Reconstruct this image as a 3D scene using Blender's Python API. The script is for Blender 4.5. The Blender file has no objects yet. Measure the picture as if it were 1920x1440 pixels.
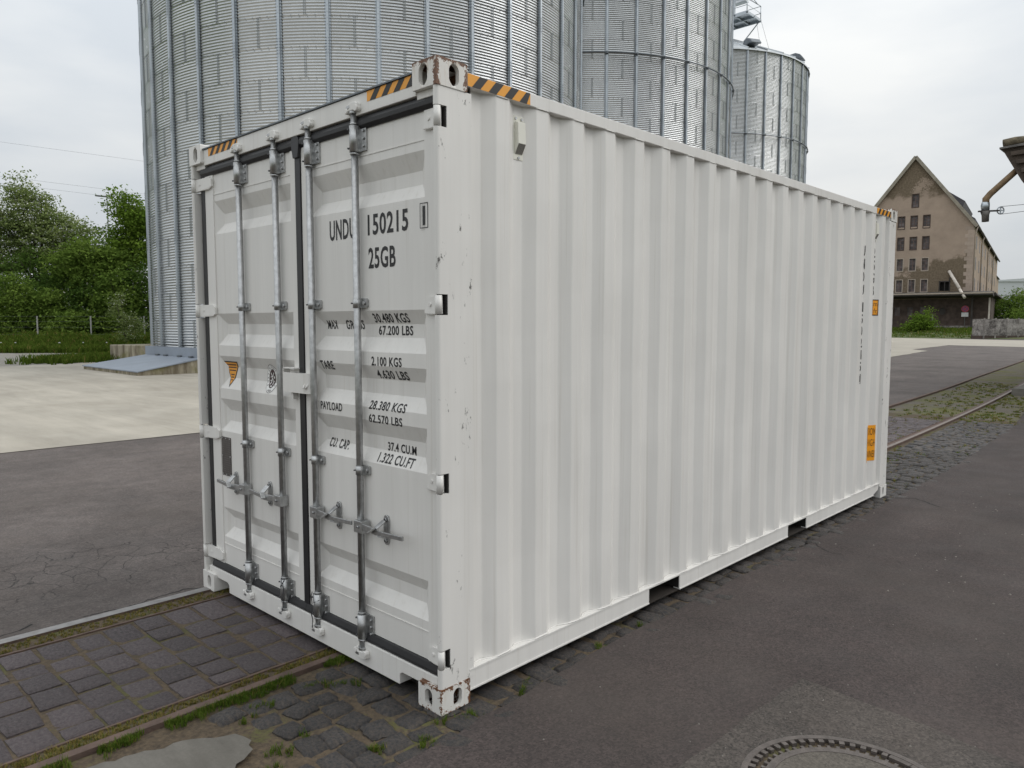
import bpy, bmesh, math, random
from mathutils import Vector, Matrix
R = math.radians
random.seed(7)
scene = bpy.context.scene
col = scene.collection

# ------------------------------------------------------------------ camera
CAM = Vector((2.476, -2.1316, 1.7686))
YAW, PITCH = -0.76241, -0.0806
cam_data = bpy.data.cameras.new('camera')
cam_data.sensor_width = 36.0
cam_data.lens = 26.357
cam_data.clip_start = 0.05
cam_data.clip_end = 6000
cam = bpy.data.objects.new('camera', cam_data)
cam.location = CAM
fwd = Vector((math.sin(YAW) * math.cos(PITCH), math.cos(YAW) * math.cos(PITCH), math.sin(PITCH)))
cam.rotation_euler = fwd.to_track_quat('-Z', 'Y').to_euler()
col.objects.link(cam)
scene.camera = cam

# ------------------------------------------------------------------ sky, sun, exposure
SUN_EL, SUN_AZ = R(42), R(42)      # azimuth measured clockwise from +y
world = bpy.data.worlds.new('World')
scene.world = world
world.use_nodes = True
wn = world.node_tree
wn.nodes.clear()
def wnode(t, **kw):
    n = wn.nodes.new(t)
    for k, v in kw.items():
        setattr(n, k, v)
    return n
w_out = wnode('ShaderNodeOutputWorld')
w_bg = wnode('ShaderNodeBackground')
w_bg.inputs['Strength'].default_value = 0.10
w_sky = wnode('ShaderNodeTexSky', sky_type='NISHITA', sun_disc=False, sun_elevation=SUN_EL, sun_rotation=SUN_AZ)
w_sky.dust_density = 3.0
w_tc = wnode('ShaderNodeTexCoord')
w_sep = wnode('ShaderNodeSeparateXYZ')
wn.links.new(w_tc.outputs['Generated'], w_sep.inputs[0])
w_map = wnode('ShaderNodeMapping')
w_map.inputs['Scale'].default_value = (1.0, 1.0, 3.2)
w_map.inputs['Location'].default_value = (1.7, 0.4, 0.2)
wn.links.new(w_tc.outputs['Generated'], w_map.inputs[0])
w_n = wnode('ShaderNodeTexNoise')
w_n.inputs['Scale'].default_value = 1.7
w_n.inputs['Detail'].default_value = 6
w_n.inputs['Roughness'].default_value = 0.5
wn.links.new(w_map.outputs[0], w_n.inputs['Vector'])
w_ramp = wnode('ShaderNodeValToRGB')
w_ramp.color_ramp.elements[0].position = 0.36
w_ramp.color_ramp.elements[0].color = (6.55, 7.0, 7.45, 1)
w_ramp.color_ramp.elements[1].position = 0.62
w_ramp.color_ramp.elements[1].color = (8.95, 9.05, 8.95, 1)
wn.links.new(w_n.outputs[0], w_ramp.inputs[0])
# overcast luminance: brighter towards the zenith (1 + 2 sin e) / 3
w_cl = wnode('ShaderNodeMapRange')
w_cl.inputs['From Min'].default_value = 0.0
w_cl.inputs['From Max'].default_value = 1.0
w_cl.inputs['To Min'].default_value = 0.80
w_cl.inputs['To Max'].default_value = 1.85
wn.links.new(w_sep.outputs['Z'], w_cl.inputs['Value'])
w_mul = wnode('ShaderNodeVectorMath', operation='SCALE')
wn.links.new(w_ramp.outputs[0], w_mul.inputs[0])
wn.links.new(w_cl.outputs[0], w_mul.inputs['Scale'])
w_mix = wnode('ShaderNodeMix', data_type='RGBA')
w_mix.inputs[0].default_value = 0.94
wn.links.new(w_sky.outputs[0], w_mix.inputs[6])
wn.links.new(w_mul.outputs[0], w_mix.inputs[7])
wn.links.new(w_mix.outputs[2], w_bg.inputs['Color'])
wn.links.new(w_bg.outputs[0], w_out.inputs[0])

sun_data = bpy.data.lights.new('sun', 'SUN')
sun_data.energy = 0.95
sun_data.angle = R(35)
sun_data.color = (1.0, 0.97, 0.93)
sun = bpy.data.objects.new('sun', sun_data)
sd = Vector((math.sin(SUN_AZ) * math.cos(SUN_EL), math.cos(SUN_AZ) * math.cos(SUN_EL), math.sin(SUN_EL)))
sun.rotation_euler = (-sd).to_track_quat('-Z', 'Y').to_euler()
sun.location = (20, -20, 40)
col.objects.link(sun)
scene.view_settings.view_transform = 'Standard'
scene.view_settings.look = 'None'
scene.view_settings.exposure = 0.0
scene.view_settings.gamma = 1.0
scene.view_settings.use_curve_mapping = False

# ------------------------------------------------------------------ material helper
def sc(r, g, b):
    f = lambda c: (c / 255 / 12.92) if c / 255 <= 0.04045 else ((c / 255 + 0.055) / 1.055) ** 2.4
    return (f(r), f(g), f(b), 1)

class Mat:
    def __init__(s, name):
        s.m = bpy.data.materials.new(name)
        s.m.use_nodes = True
        s.t = s.m.node_tree
        s.b = s.t.nodes['Principled BSDF']
        s.out = s.t.nodes['Material Output']
        s.tc = s.t.nodes.new('ShaderNodeTexCoord')
        s.co = s.tc.outputs['Object']
    def n(s, t, **kw):
        n = s.t.nodes.new(t)
        for k, v in kw.items():
            setattr(n, k, v)
        return n
    def link(s, a, b):
        s.t.links.new(a, b)
    def mapping(s, scale=(1, 1, 1), loc=(0, 0, 0), rot=(0, 0, 0)):
        m = s.n('ShaderNodeMapping')
        m.inputs['Scale'].default_value = scale
        m.inputs['Location'].default_value = loc
        m.inputs['Rotation'].default_value = rot
        s.link(s.co, m.inputs[0])
        return m.outputs[0]
    def noise(s, scale, detail=4, rough=0.55, vec=None, dist=0.0):
        n = s.n('ShaderNodeTexNoise')
        n.inputs['Scale'].default_value = scale
        n.inputs['Detail'].default_value = detail
        n.inputs['Roughness'].default_value = rough
        n.inputs['Distortion'].default_value = dist
        s.link(vec if vec is not None else s.co, n.inputs['Vector'])
        return n.outputs[0]
    def voro(s, scale, feature='F1', vec=None, out=0):
        n = s.n('ShaderNodeTexVoronoi', feature=feature)
        n.inputs['Scale'].default_value = scale
        s.link(vec if vec is not None else s.co, n.inputs['Vector'])
        return n.outputs[out]
    def rng(s, v, a, b, c=0.0, d=1.0):
        n = s.n('ShaderNodeMapRange')
        s.link(v, n.inputs[0])
        for i, x in enumerate((a, b, c, d)):
            n.inputs[i + 1].default_value = x
        return n.outputs[0]
    def math(s, op, a, b=None):
        n = s.n('ShaderNodeMath', operation=op)
        for i, x in enumerate((a, b)):
            if x is None:
                continue
            if isinstance(x, (int, float)):
                n.inputs[i].default_value = x
            else:
                s.link(x, n.inputs[i])
        return n.outputs[0]
    def mix(s, f, a, b):
        n = s.n('ShaderNodeMix', data_type='RGBA')
        for sock, x in ((n.inputs[0], f), (n.inputs[6], a), (n.inputs[7], b)):
            if isinstance(x, (int, float)):
                sock.default_value = x
            elif isinstance(x, tuple):
                sock.default_value = x
            else:
                s.link(x, sock)
        return n.outputs[2]
    def hsv(s, c, val, sat=None):
        n = s.n('ShaderNodeHueSaturation')
        s.link(c, n.inputs['Color']) if not isinstance(c, tuple) else setattr(n.inputs['Color'], 'default_value', c)
        if isinstance(val, (int, float)):
            n.inputs['Value'].default_value = val
        else:
            s.link(val, n.inputs['Value'])
        if sat is not None:
            n.inputs['Saturation'].default_value = sat
        return n.outputs[0]
    def rand(s, a, b):
        o = s.n('ShaderNodeObjectInfo')
        return s.rng(o.outputs['Random'], 0, 1, a, b)
    def xyz(s):
        n = s.n('ShaderNodeSeparateXYZ')
        s.link(s.co, n.inputs[0])
        return n.outputs
    def bump(s, h, strength, dist=0.01, prev=None):
        n = s.n('ShaderNodeBump')
        n.inputs['Strength'].default_value = strength
        n.inputs['Distance'].default_value = dist
        s.link(h, n.inputs['Height'])
        if prev is not None:
            s.link(prev, n.inputs['Normal'])
        s.link(n.outputs[0], s.b.inputs['Normal'])
        return n.outputs[0]
    def color(s, c):
        if isinstance(c, tuple):
            s.b.inputs['Base Color'].default_value = c
        else:
            s.link(c, s.b.inputs['Base Color'])
    def rough(s, r):
        if isinstance(r, (int, float)):
            s.b.inputs['Roughness'].default_value = r
        else:
            s.link(r, s.b.inputs['Roughness'])
    def metal(s, v):
        s.b.inputs['Metallic'].default_value = v

def simple(name, c, rough=0.6, metal=0.0, var=0.12, scale=6.0, bump=0.0, bscale=60.0, rnd=0.0, detail=5):
    m = Mat(name)
    v = m.rng(m.noise(scale, detail), 0.3, 0.7, 1 - var, 1 + var)
    if rnd:
        v = m.math('MULTIPLY', v, m.rand(1 - rnd, 1 + rnd))
    m.color(m.hsv(c, v))
    m.rough(rough)
    m.metal(metal)
    if bump:
        m.bump(m.noise(bscale, 4), bump, 0.01)
    return m.m

M = {}
# ---- container paint
def paint(name, base, chips=0.0, rust=0.0):
    m = Mat(name)
    st = m.noise(1.0, 5, 0.6, m.mapping((14, 14, 0.8)))
    big = m.noise(1.3, 3)
    v = m.math('MULTIPLY', m.rng(st, 0.3, 0.75, 0.95, 1.03), m.rng(big, 0.3, 0.7, 0.96, 1.03))
    c = m.hsv(base, v)
    # faint brownish run marks
    run = m.rng(m.noise(1.0, 6, 0.65, m.mapping((38, 38, 0.55), (3, 1, 0))), 0.56, 0.76, 0, 0.30)
    c = m.mix(run, c, (0.42, 0.38, 0.31, 1))
    rg = m.rng(big, 0.3, 0.7, 0.38, 0.5)
    if chips:
        a = m.noise(9, 5, 0.6, m.mapping((1.6, 1.6, 0.8), (0.3, 0.2, 0.9)))
        b = m.noise(60, 4, 0.7, m.mapping((1, 1, 0.45)))
        mask = m.math('MULTIPLY', m.rng(a, 0.60, 0.66, 0, 1), m.rng(b, 0.54, 0.58, 0, 1))
        mask = m.math('MULTIPLY', mask, chips)
        c = m.mix(mask, c, (0.07, 0.065, 0.06, 1))
    if rust:
        x, y, z = m.xyz()
        # wear starts from the arrises of the casting (upper one 2.778-2.896 m, lower one 0-0.118 m)
        zt = m.math('MINIMUM', m.math('ABSOLUTE', m.math('SUBTRACT', z, 2.896)), m.math('MINIMUM', m.math('ABSOLUTE', m.math('SUBTRACT', z, 0.118)), m.math('ADD', m.math('ABSOLUTE', z), 0.008)))
        cor = m.math('MAXIMUM', m.math('ABSOLUTE', x), m.math('ABSOLUTE', y))
        far = m.math('ABSOLUTE', m.math('SUBTRACT', y, 0.178))
        d = m.math('MINIMUM', m.math('MINIMUM', zt, cor), far)
        a = m.noise(28, 5, 0.7)
        b = m.noise(110, 4, 0.7)
        edge = m.rng(d, 0.0, 0.040, 0.36, 0.0)
        s_ = m.math('ADD', m.math('ADD', a, m.math('MULTIPLY', m.math('SUBTRACT', b, 0.5), 0.35)), edge)
        mask = m.rng(s_, 0.80 - rust * 0.08, 0.84 - rust * 0.08, 0, 1)
        rc = m.mix(m.rng(b, 0.35, 0.65), (0.055, 0.020, 0.010, 1), (0.20, 0.085, 0.032, 1))
        st2 = m.rng(m.noise(1, 5, 0.6, m.mapping((34, 34, 5))), 0.52, 0.72, 0, 0.55 * rust)
        c = m.mix(st2, c, (0.42, 0.30, 0.17, 1))
        c = m.mix(mask, c, rc)
    m.color(c)
    m.rough(rg)
    m.bump(m.noise(2.2, 3, 0.5), 0.12, 0.02, None)
    return m.m
M['paint'] = paint('container_paint', (0.735, 0.72, 0.69, 1))
M['paint_chip'] = paint('container_paint_chipped', (0.735, 0.72, 0.69, 1), chips=1.0)
M['paint_rust'] = paint('container_paint_rusty', (0.70, 0.68, 0.64, 1), chips=0.8, rust=1.0)
M['paint_rust_s'] = paint('container_paint_lightly_rusted', (0.70, 0.685, 0.65, 1), chips=0.5, rust=0.35)
M['rubber'] = simple('black_rubber', (0.012, 0.012, 0.014, 1), 0.45, var=0.3)
M['zinc'] = simple('galvanised_fitting', (0.45, 0.455, 0.455, 1), 0.38, 0.9, 0.18, 40, 0.05, 200)
M['zinc_d'] = simple('dark_bolt', (0.10, 0.10, 0.105, 1), 0.5, 0.6, 0.2, 60)
M['black'] = simple('black_lettering', (0.013, 0.013, 0.014, 1), 0.5, var=0.25, scale=30)
M['primer'] = simple('dirty_brown_steel', (0.022, 0.017, 0.013, 1), 0.85, var=0.3)
M['dark'] = simple('dark_underside_and_shade', (0.012, 0.011, 0.010, 1), 0.9)  # also stands in for shade in hinge slots and fork pockets
M['orange'] = simple('orange_film', (0.80, 0.34, 0.022, 1), 0.4, var=0.05)
M['orange2'] = simple('orange_label', (0.88, 0.36, 0.01, 1), 0.4, var=0.04)
M['white_film'] = simple('white_film', (0.78, 0.78, 0.76, 1), 0.4, var=0.03)
M['maroon'] = simple('dark_print', (0.035, 0.012, 0.012, 1), 0.5)
M['vent'] = simple('vent_plastic', (0.72, 0.71, 0.63, 1), 0.45, var=0.04)
M['mesh'] = simple('vent_mesh', (0.20, 0.19, 0.17, 1), 0.7, var=0.5, scale=300)
def plate_mat():
    m = Mat('engraved_plate')
    w = m.n('ShaderNodeTexWave', wave_type='BANDS', bands_direction='Z')
    w.inputs['Scale'].default_value = 22
    w.inputs['Distortion'].default_value = 0
    m.link(m.co, w.inputs[0])
    t = m.math('MULTIPLY', m.rng(w.outputs[0], 0.55, 0.7), m.rng(m.noise(1, 3, 0.7, m.mapping((120, 1, 8))), 0.47, 0.55))
    m.color(m.mix(t, (0.085, 0.075, 0.07, 1), (0.16, 0.15, 0.145, 1)))
    m.rough(0.45); m.metal(0.3)
    return m.m
M['plate'] = plate_mat()

# ---- ground
def asphalt(name, c, crack=0.0, speck=0.35, seed=0.0):
    m = Mat(name)
    mp = m.mapping((1, 1, 1), (seed, seed * 0.7, 0))
    g = m.voro(120, 'F1', mp, 1)
    gr = m.n('ShaderNodeRGBToBW'); m.link(g, gr.inputs[0])
    v1 = m.rng(gr.outputs[0], 0, 1, 1 - speck, 1 + speck)
    v2 = m.rng(m.noise(0.55, 5, 0.6, mp), 0.3, 0.7, 0.68, 1.28)
    v3 = m.math('MULTIPLY', m.rng(m.noise(6.0, 6, 0.7, mp), 0.3, 0.7, 0.82, 1.18), m.rng(m.noise(38, 4, 0.7, mp), 0.3, 0.7, 0.80, 1.20))
    v3 = m.math('MULTIPLY', v3, m.rng(m.noise(1.0, 5, 0.6, m.mapping((2.2, 0.22, 1), (seed, 2, 0))), 0.3, 0.7, 0.88, 1.12))
    stain = m.rng(m.noise(1.7, 5, 0.7, mp, 0.6), 0.60, 0.72, 1.0, 0.78)
    v = m.math('MULTIPLY', m.math('MULTIPLY', v1, v2), m.math('MULTIPLY', v3, stain))
    cc = m.hsv(c, v)
    cc = m.mix(m.rng(m.noise(0.9, 4, 0.6, m.mapping((1, 1, 1), (seed + 9, 3, 0))), 0.45, 0.75, 0, 0.35), cc, (0.085, 0.069, 0.058, 1))
    # pale grit
    grit = m.rng(m.voro(42, 'F1', mp), 0.0, 0.055, 1, 0)
    grit = m.math('MULTIPLY', grit, m.rng(m.noise(26, 2, 0.5, mp), 0.55, 0.62, 0, 0.7))
    cc = m.mix(grit, cc, (0.36, 0.34, 0.31, 1))
    h = m.math('ADD', m.noise(160, 3, 0.7, mp), m.math('MULTIPLY', m.noise(9, 3, 0.6, mp), 0.6))
    if crack:
        wob = m.n('ShaderNodeVectorMath', operation='ADD')
        nz = m.n('ShaderNodeTexNoise'); nz.inputs['Scale'].default_value = 2.5; nz.inputs['Detail'].default_value = 5
        m.link(mp, nz.inputs['Vector'])
        sc_ = m.n('ShaderNodeVectorMath', operation='SCALE'); sc_.inputs['Scale'].default_value = 0.35
        m.link(nz.outputs[1], sc_.inputs[0])
        m.link(mp, wob.inputs[0]); m.link(sc_.outputs[0], wob.inputs[1])
        d = m.voro(4.2, 'DISTANCE_TO_EDGE', wob.outputs[0])
        vd = m.n('ShaderNodeVectorMath', operation='DISTANCE'); m.link(m.mapping((1, 0.55, 1)), vd.inputs[0]); vd.inputs[1].default_value = (-3.55, -0.30, 0)
        region = m.rng(m.math('ADD', vd.outputs['Value'], m.math('MULTIPLY', m.noise(1.6, 3), 0.9)), 0.9, 1.5, 1, 0)
        ck = m.math('MULTIPLY', m.rng(d, 0.002, 0.018, 1, 0), region)
        ck = m.math('MULTIPLY', ck, crack)
        cc = m.mix(ck, cc, (0.018, 0.016, 0.014, 1))
        h = m.math('SUBTRACT', h, m.math('MULTIPLY', ck, 1.5))
    m.color(cc)
    m.rough(m.rng(m.noise(3, 4), 0.3, 0.7, 0.78, 0.95))
    m.bump(h, 0.55, 0.006)
    return m.m
M['asphalt_r'] = asphalt('asphalt_dark', (0.052, 0.0400, 0.0370, 1), 0.0, 0.5, 0.0)
M['asphalt_l'] = asphalt('asphalt_worn', (0.112, 0.094, 0.086, 1), 0.85, 0.35, 5.0)
M['asphalt_p'] = asphalt('asphalt_patch', (0.066, 0.056, 0.049, 1), 0.0, 0.65, 11.0)
def concrete(name, c, c2, s=0.35, bump=0.25):
    m = Mat(name)
    a = m.noise(s, 6, 0.6, m.mapping((1, 1, 1)), 0.5)
    b = m.noise(s * 5, 5, 0.6, m.mapping((0.45, 1.6, 1)))
    f = m.rng(m.math('ADD', a, m.math('MULTIPLY', b, 0.6)), 0.6, 1.0)
    cc = m.mix(f, c, c2)
    cc = m.hsv(cc, m.rng(m.noise(1.0, 5, 0.65, m.mapping((0.16, 0.9, 1), (2, 5, 0), (0, 0, 0.5)), 1.2), 0.35, 0.65, 0.86, 1.06))
    cc = m.hsv(cc, m.rng(m.noise(90, 3, 0.7), 0.3, 0.7, 0.92, 1.07))
    m.color(cc); m.rough(0.9)
    m.bump(m.noise(70, 4, 0.7), bump, 0.006)
    return m.m
M['conc_yard'] = concrete('concrete_yard', (0.345, 0.315, 0.262, 1), (0.445, 0.41, 0.348, 1))
M['conc_patch'] = concrete('concrete_patch', (0.105, 0.097, 0.083, 1), (0.165, 0.154, 0.135, 1), 2.0)
def mossy_concrete():
    m = Mat('mossy_concrete')
    z = m.xyz()[2]
    st = m.noise(1, 6, 0.65, m.mapping((3.0, 3.0, 0.5)))
    base = m.mix(m.rng(st, 0.4, 0.65), (0.15, 0.125, 0.085, 1), (0.42, 0.38, 0.29, 1))
    mo = m.rng(m.noise(1.4, 5, 0.65), 0.5, 0.68)
    m.color(m.mix(m.math('MULTIPLY', mo, 0.65), base, (0.16, 0.155, 0.04, 1)))
    m.rough(0.95); m.bump(m.noise(25, 5, 0.7), 0.4, 0.02)
    return m.m
M['conc_moss'] = mossy_concrete()
def joints():
    m = Mat('joint_earth')
    a = m.noise(2.6, 6, 0.7)
    b = m.noise(45, 4, 0.7)
    c = m.mix(m.rng(b, 0.3, 0.7), (0.045, 0.034, 0.024, 1), (0.130, 0.096, 0.060, 1))
    mo = m.rng(m.math('ADD', a, m.math('MULTIPLY', b, 0.35)), 0.70, 0.84)
    c = m.mix(m.math('MULTIPLY', mo, 0.8), c, (0.085, 0.095, 0.020, 1))
    m.color(c); m.rough(1.0); m.bump(b, 0.8, 0.01)
    return m.m
M['joint'] = joints()
def moss_bed():
    m = Mat('mossy_ballast')
    a = m.noise(0.9, 6, 0.65)
    b = m.noise(30, 5, 0.75)
    c = m.mix(m.rng(b, 0.3, 0.7), (0.075, 0.062, 0.048, 1), (0.19, 0.17, 0.14, 1))
    mo = m.rng(m.math('ADD', a, m.math('MULTIPLY', b, 0.3)), 0.58, 0.78)
    c = m.mix(m.math('MULTIPLY', mo, 0.85), c, m.mix(m.rng(m.noise(4, 4), 0.35, 0.65), (0.075, 0.095, 0.018, 1), (0.165, 0.150, 0.035, 1)))
    m.color(c); m.rough(1.0); m.bump(b, 1.0, 0.02)
    return m.m
M['moss_bed'] = moss_bed()
def stone(name, c, c2, bs=35, spk=150):
    m = Mat(name)
    o = m.n('ShaderNodeObjectInfo')
    off = m.n('ShaderNodeVectorMath', operation='ADD')
    m.link(m.co, off.inputs[0])
    cb = m.n('ShaderNodeCombineXYZ')
    m.link(m.math('MULTIPLY', o.outputs['Random'], 40.0), cb.inputs[0]); m.link(m.math('MULTIPLY', o.outputs['Random'], 17.0), cb.inputs[1])
    m.link(cb.outputs[0], off.inputs[1])
    v = off.outputs[0]
    f = m.rng(m.noise(9, 5, 0.65, v), 0.35, 0.68)
    cc = m.mix(f, c, c2)
    cc = m.hsv(cc, m.math('MULTIPLY', m.rand(0.78, 1.22), m.rng(m.noise(spk, 3, 0.7, v), 0.3, 0.7, 0.72, 1.28)))
    m.color(cc)
    m.rough(m.rng(m.noise(14, 4, 0.6, v), 0.3, 0.7, 0.42, 0.85))
    m.bump(m.math('ADD', m.noise(bs, 5, 0.7, v), m.math('MULTIPLY', m.noise(spk, 2, 0.6, v), 0.5)), 0.8, 0.014)
    return m.m
M['sett'] = stone('granite_sett', (0.066, 0.053, 0.056, 1), (0.138, 0.112, 0.112, 1), 50, 130)
M['cobble'] = stone('basalt_cobble', (0.024, 0.025, 0.029, 1), (0.092, 0.076, 0.063, 1), 16, 90)
M['rail_top'] = simple('rail_worn_top', (0.30, 0.285, 0.275, 1), 0.42, 0.75, 0.2, 14, 0.15, 90)
M['rail_pale'] = simple('rail_pale_top', (0.20, 0.165, 0.145, 1), 0.6, 0.2, 0.2, 6)
M['rail_rust'] = simple('rail_rusty', (0.125, 0.085, 0.068, 1), 0.75, 0.3, 0.3, 12, 0.3, 90)
M['iron'] = simple('cast_iron', (0.125, 0.108, 0.098, 1), 0.5, 0.4, 0.25, 25, 0.3, 120)
M['lid_conc'] = concrete('lid_concrete', (0.065, 0.057, 0.048, 1), (0.145, 0.128, 0.108, 1), 60, 0.8)
def grass_ground(name, c1, c2, c3):
    m = Mat(name)
    a = m.noise(0.35, 6, 0.65); b = m.noise(9, 5, 0.75)
    c = m.mix(m.rng(b, 0.3, 0.7), c1, c2)
    m.color(m.mix(m.rng(a, 0.45, 0.7, 0, 0.7), c, c3)); m.rough(1.0); m.bump(b, 1.0, 0.05)
    return m.m
M['ground'] = grass_ground('field_ground', (0.045, 0.070, 0.016, 1), (0.085, 0.115, 0.03, 1), (0.13, 0.115, 0.06, 1))
M['bank'] = grass_ground('bank_ground', (0.030, 0.052, 0.012, 1), (0.060, 0.085, 0.022, 1), (0.06, 0.055, 0.03, 1))
M['gravel'] = grass_ground('gravel_ground', (0.24, 0.225, 0.20, 1), (0.34, 0.32, 0.29, 1), (0.27, 0.25, 0.20, 1))
M['grit'] = simple('pale_grit', (0.20, 0.185, 0.165, 1), 0.9, 0, 0.5, 3.0)
M['silt'] = simple('grey_paving', (0.17, 0.16, 0.15, 1), 0.95, 0, 0.2, 0.5)

def leafmat(name, c1, c2, trans=0.35, sc1=0.35, sc2=3.0):
    m = Mat(name)
    a = m.noise(sc1, 3, 0.6); b = m.noise(sc2, 3, 0.6)
    f = m.rng(m.math('ADD', m.math('MULTIPLY', a, 0.6), m.math('MULTIPLY', b, 0.6)), 0.40, 0.80)
    c = m.mix(f, c1, c2)
    d = m.n('ShaderNodeBsdfDiffuse'); m.link(c, d.inputs[0])
    t = m.n('ShaderNodeBsdfTranslucent'); m.link(c, t.inputs[0])
    x = m.n('ShaderNodeMixShader'); x.inputs[0].default_value = trans
    m.link(d.outputs[0], x.inputs[1]); m.link(t.outputs[0], x.inputs[2])
    m.link(x.outputs[0], m.out.inputs[0])
    return m.m
M['leaf_dark'] = leafmat('leaf_dark', (0.040, 0.080, 0.018, 1), (0.125, 0.200, 0.042, 1))
M['leaf_mid'] = leafmat('leaf_mid', (0.070, 0.130, 0.024, 1), (0.220, 0.305, 0.062, 1))
M['leaf_bright'] = leafmat('leaf_bright', (0.085, 0.165, 0.020, 1), (0.200, 0.285, 0.048, 1))
M['leaf_grey'] = leafmat('leaf_greyish', (0.100, 0.150, 0.045, 1), (0.290, 0.345, 0.130, 1))
M['leaf_red'] = leafmat('leaf_reddish', (0.11, 0.06, 0.04, 1), (0.20, 0.12, 0.09, 1))
M['blossom'] = leafmat('blossom', (0.55, 0.57, 0.46, 1), (0.80, 0.80, 0.70, 1))
M['grass'] = leafmat('grass_blade', (0.048, 0.088, 0.012, 1), (0.125, 0.175, 0.030, 1), 0.3, 1.5, 9.0)
M['grass_dry'] = leafmat('grass_dry', (0.16, 0.125, 0.035, 1), (0.29, 0.235, 0.085, 1), 0.3, 1.5, 9.0)
M['bark'] = simple('bark', (0.060, 0.048, 0.036, 1), 0.95, 0, 0.3, 8, 0.5, 20)

# ---- silo steel
def galv(name, c, rnd, rough):
    m = Mat(name)
    sp = m.voro(3.5, 'F1', None, 1)
    bw = m.n('ShaderNodeRGBToBW'); m.link(sp, bw.inputs[0])
    v = m.math('MULTIPLY', m.rng(bw.outputs[0], 0, 1, 0.965, 1.035), m.rng(m.noise(0.8, 4, 0.6, m.mapping((1, 1, 0.35))), 0.3, 0.7, 0.93, 1.07))
    v = m.math('MULTIPLY', v, m.rand(1 - rnd, 1 + rnd))
    m.color(m.hsv(c, v)); m.metal(0.88)
    m.rough(m.rng(m.noise(1.2, 3), 0.3, 0.7, rough - 0.05, rough + 0.08))
    return m.m
M['galv'] = galv('galvanised_sheet', (0.52, 0.535, 0.545, 1), 0.06, 0.20)
M['galv_s'] = galv('galvanised_stiffener', (0.42, 0.455, 0.485, 1), 0.05, 0.36)
M['galv_d'] = simple('galvanised_dark', (0.15, 0.165, 0.18, 1), 0.5, 0.7, 0.15, 3)
M['galv_b'] = simple('galvanised_bolt', (0.24, 0.26, 0.27, 1), 0.5, 0.7, 0.15, 3)
M['galv_roof'] = galv('galvanised_roof', (0.62, 0.645, 0.66, 1), 0.03, 0.45)
M['ramp_blue'] = simple('blue_grey_steel', (0.255, 0.29, 0.34, 1), 0.55, 0.1, 0.10, 1.2, 0.1, 12)

# ---- warehouse
def plaster():
    m = Mat('stained_plaster')
    x, y, z = m.xyz()
    big = m.noise(0.10, 5, 0.6)
    med = m.noise(0.55, 6, 0.65)
    fine = m.noise(4.5, 5, 0.7)
    clean = m.hsv((0.38, 0.295, 0.235, 1), m.rng(med, 0.3, 0.7, 0.86, 1.12))
    bare = m.mix(m.rng(fine, 0.35, 0.65), (0.12, 0.092, 0.062, 1), (0.22, 0.17, 0.12, 1))
    # old render lost in the gable tip and on the lower storeys, ragged edges
    up = m.rng(m.math('ADD', z, m.math('MULTIPLY', m.math('SUBTRACT', med, 0.5), 4.0)), 19.6, 20.3)
    lo = m.rng(m.math('ADD', m.math('ADD', z, m.math('MULTIPLY', m.math('SUBTRACT', med, 0.5), 6.0)), m.math('MULTIPLY', x, -0.28)), 11.9, 11.3)
    f = m.math('MAXIMUM', up, lo)
    pat = m.rng(m.math('ADD', big, m.math('MULTIPLY', fine, 0.25)), 0.72, 0.76, 0, 0.6)
    f = m.math('MULTIPLY', f, m.rng(pat, 0, 0.6, 1.0, 0.2))
    m.color(m.mix(f, clean, bare)); m.rough(0.95); m.bump(fine, 0.5, 0.05)
    return m.m
M['plaster'] = plaster()
M['plaster2'] = simple('pale_plaster', (0.36, 0.28, 0.215, 1), 0.95, 0, 0.2, 0.6, 0.3, 5)
M['quoin'] = simple('sandstone', (0.40, 0.32, 0.265, 1), 0.95, 0, 0.12, 1.5, 0.3, 8, 0.1)
M['brick'] = simple('dark_brick', (0.088, 0.064, 0.054, 1), 0.95, 0, 0.35, 1.6, 0.5, 9)
M['rooft'] = simple('roof_tiles', (0.10, 0.095, 0.105, 1), 0.8, 0, 0.2, 1.0, 0.4, 6)
M['roof_edge'] = simple('verge_board', (0.30, 0.27, 0.22, 1), 0.9, 0, 0.2, 2)
M['glass_old'] = simple('dusty_pane', (0.10, 0.085, 0.085, 1), 0.35, 0, 0.6, 1.1, 0, 60, 0.45)
M['frame_old'] = simple('old_window_frame', (0.17, 0.115, 0.10, 1), 0.8)
M['frame_pale'] = simple('pale_surround', (0.42, 0.36, 0.30, 1), 0.95)
M['roof_dark'] = simple('bitumen_canopy', (0.055, 0.048, 0.045, 1), 0.9, 0, 0.3, 1.0)
M['pipe_white'] = simple('pale_pipe', (0.62, 0.56, 0.50, 1), 0.7, 0, 0.15, 2)
M['panel_wall'] = concrete('stained_wall_panel', (0.075, 0.065, 0.06, 1), (0.44, 0.41, 0.38, 1), 1.1, 0.3)
M['sign_red'] = simple('sign_red', (0.36, 0.05, 0.07, 1), 0.5)
M['sign_blue'] = simple('sign_blue', (0.14, 0.05, 0.16, 1), 0.5)
M['white'] = simple('white_paint', (0.62, 0.62, 0.62, 1), 0.6)
M['cladding'] = simple('pale_cladding', (0.55, 0.57, 0.59, 1), 0.6, 0, 0.05, 0.05)
M['blue_win'] = simple('bluish_window', (0.12, 0.18, 0.26, 1), 0.3)
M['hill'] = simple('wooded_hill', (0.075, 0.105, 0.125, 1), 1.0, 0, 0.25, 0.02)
M['timber'] = simple('weathered_timber', (0.075, 0.058, 0.046, 1), 0.9, 0, 0.45, 5, 0.6, 18)
M['timber2'] = simple('lichen_timber', (0.15, 0.125, 0.085, 1), 0.95, 0, 0.5, 9, 0.9, 22)
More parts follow.
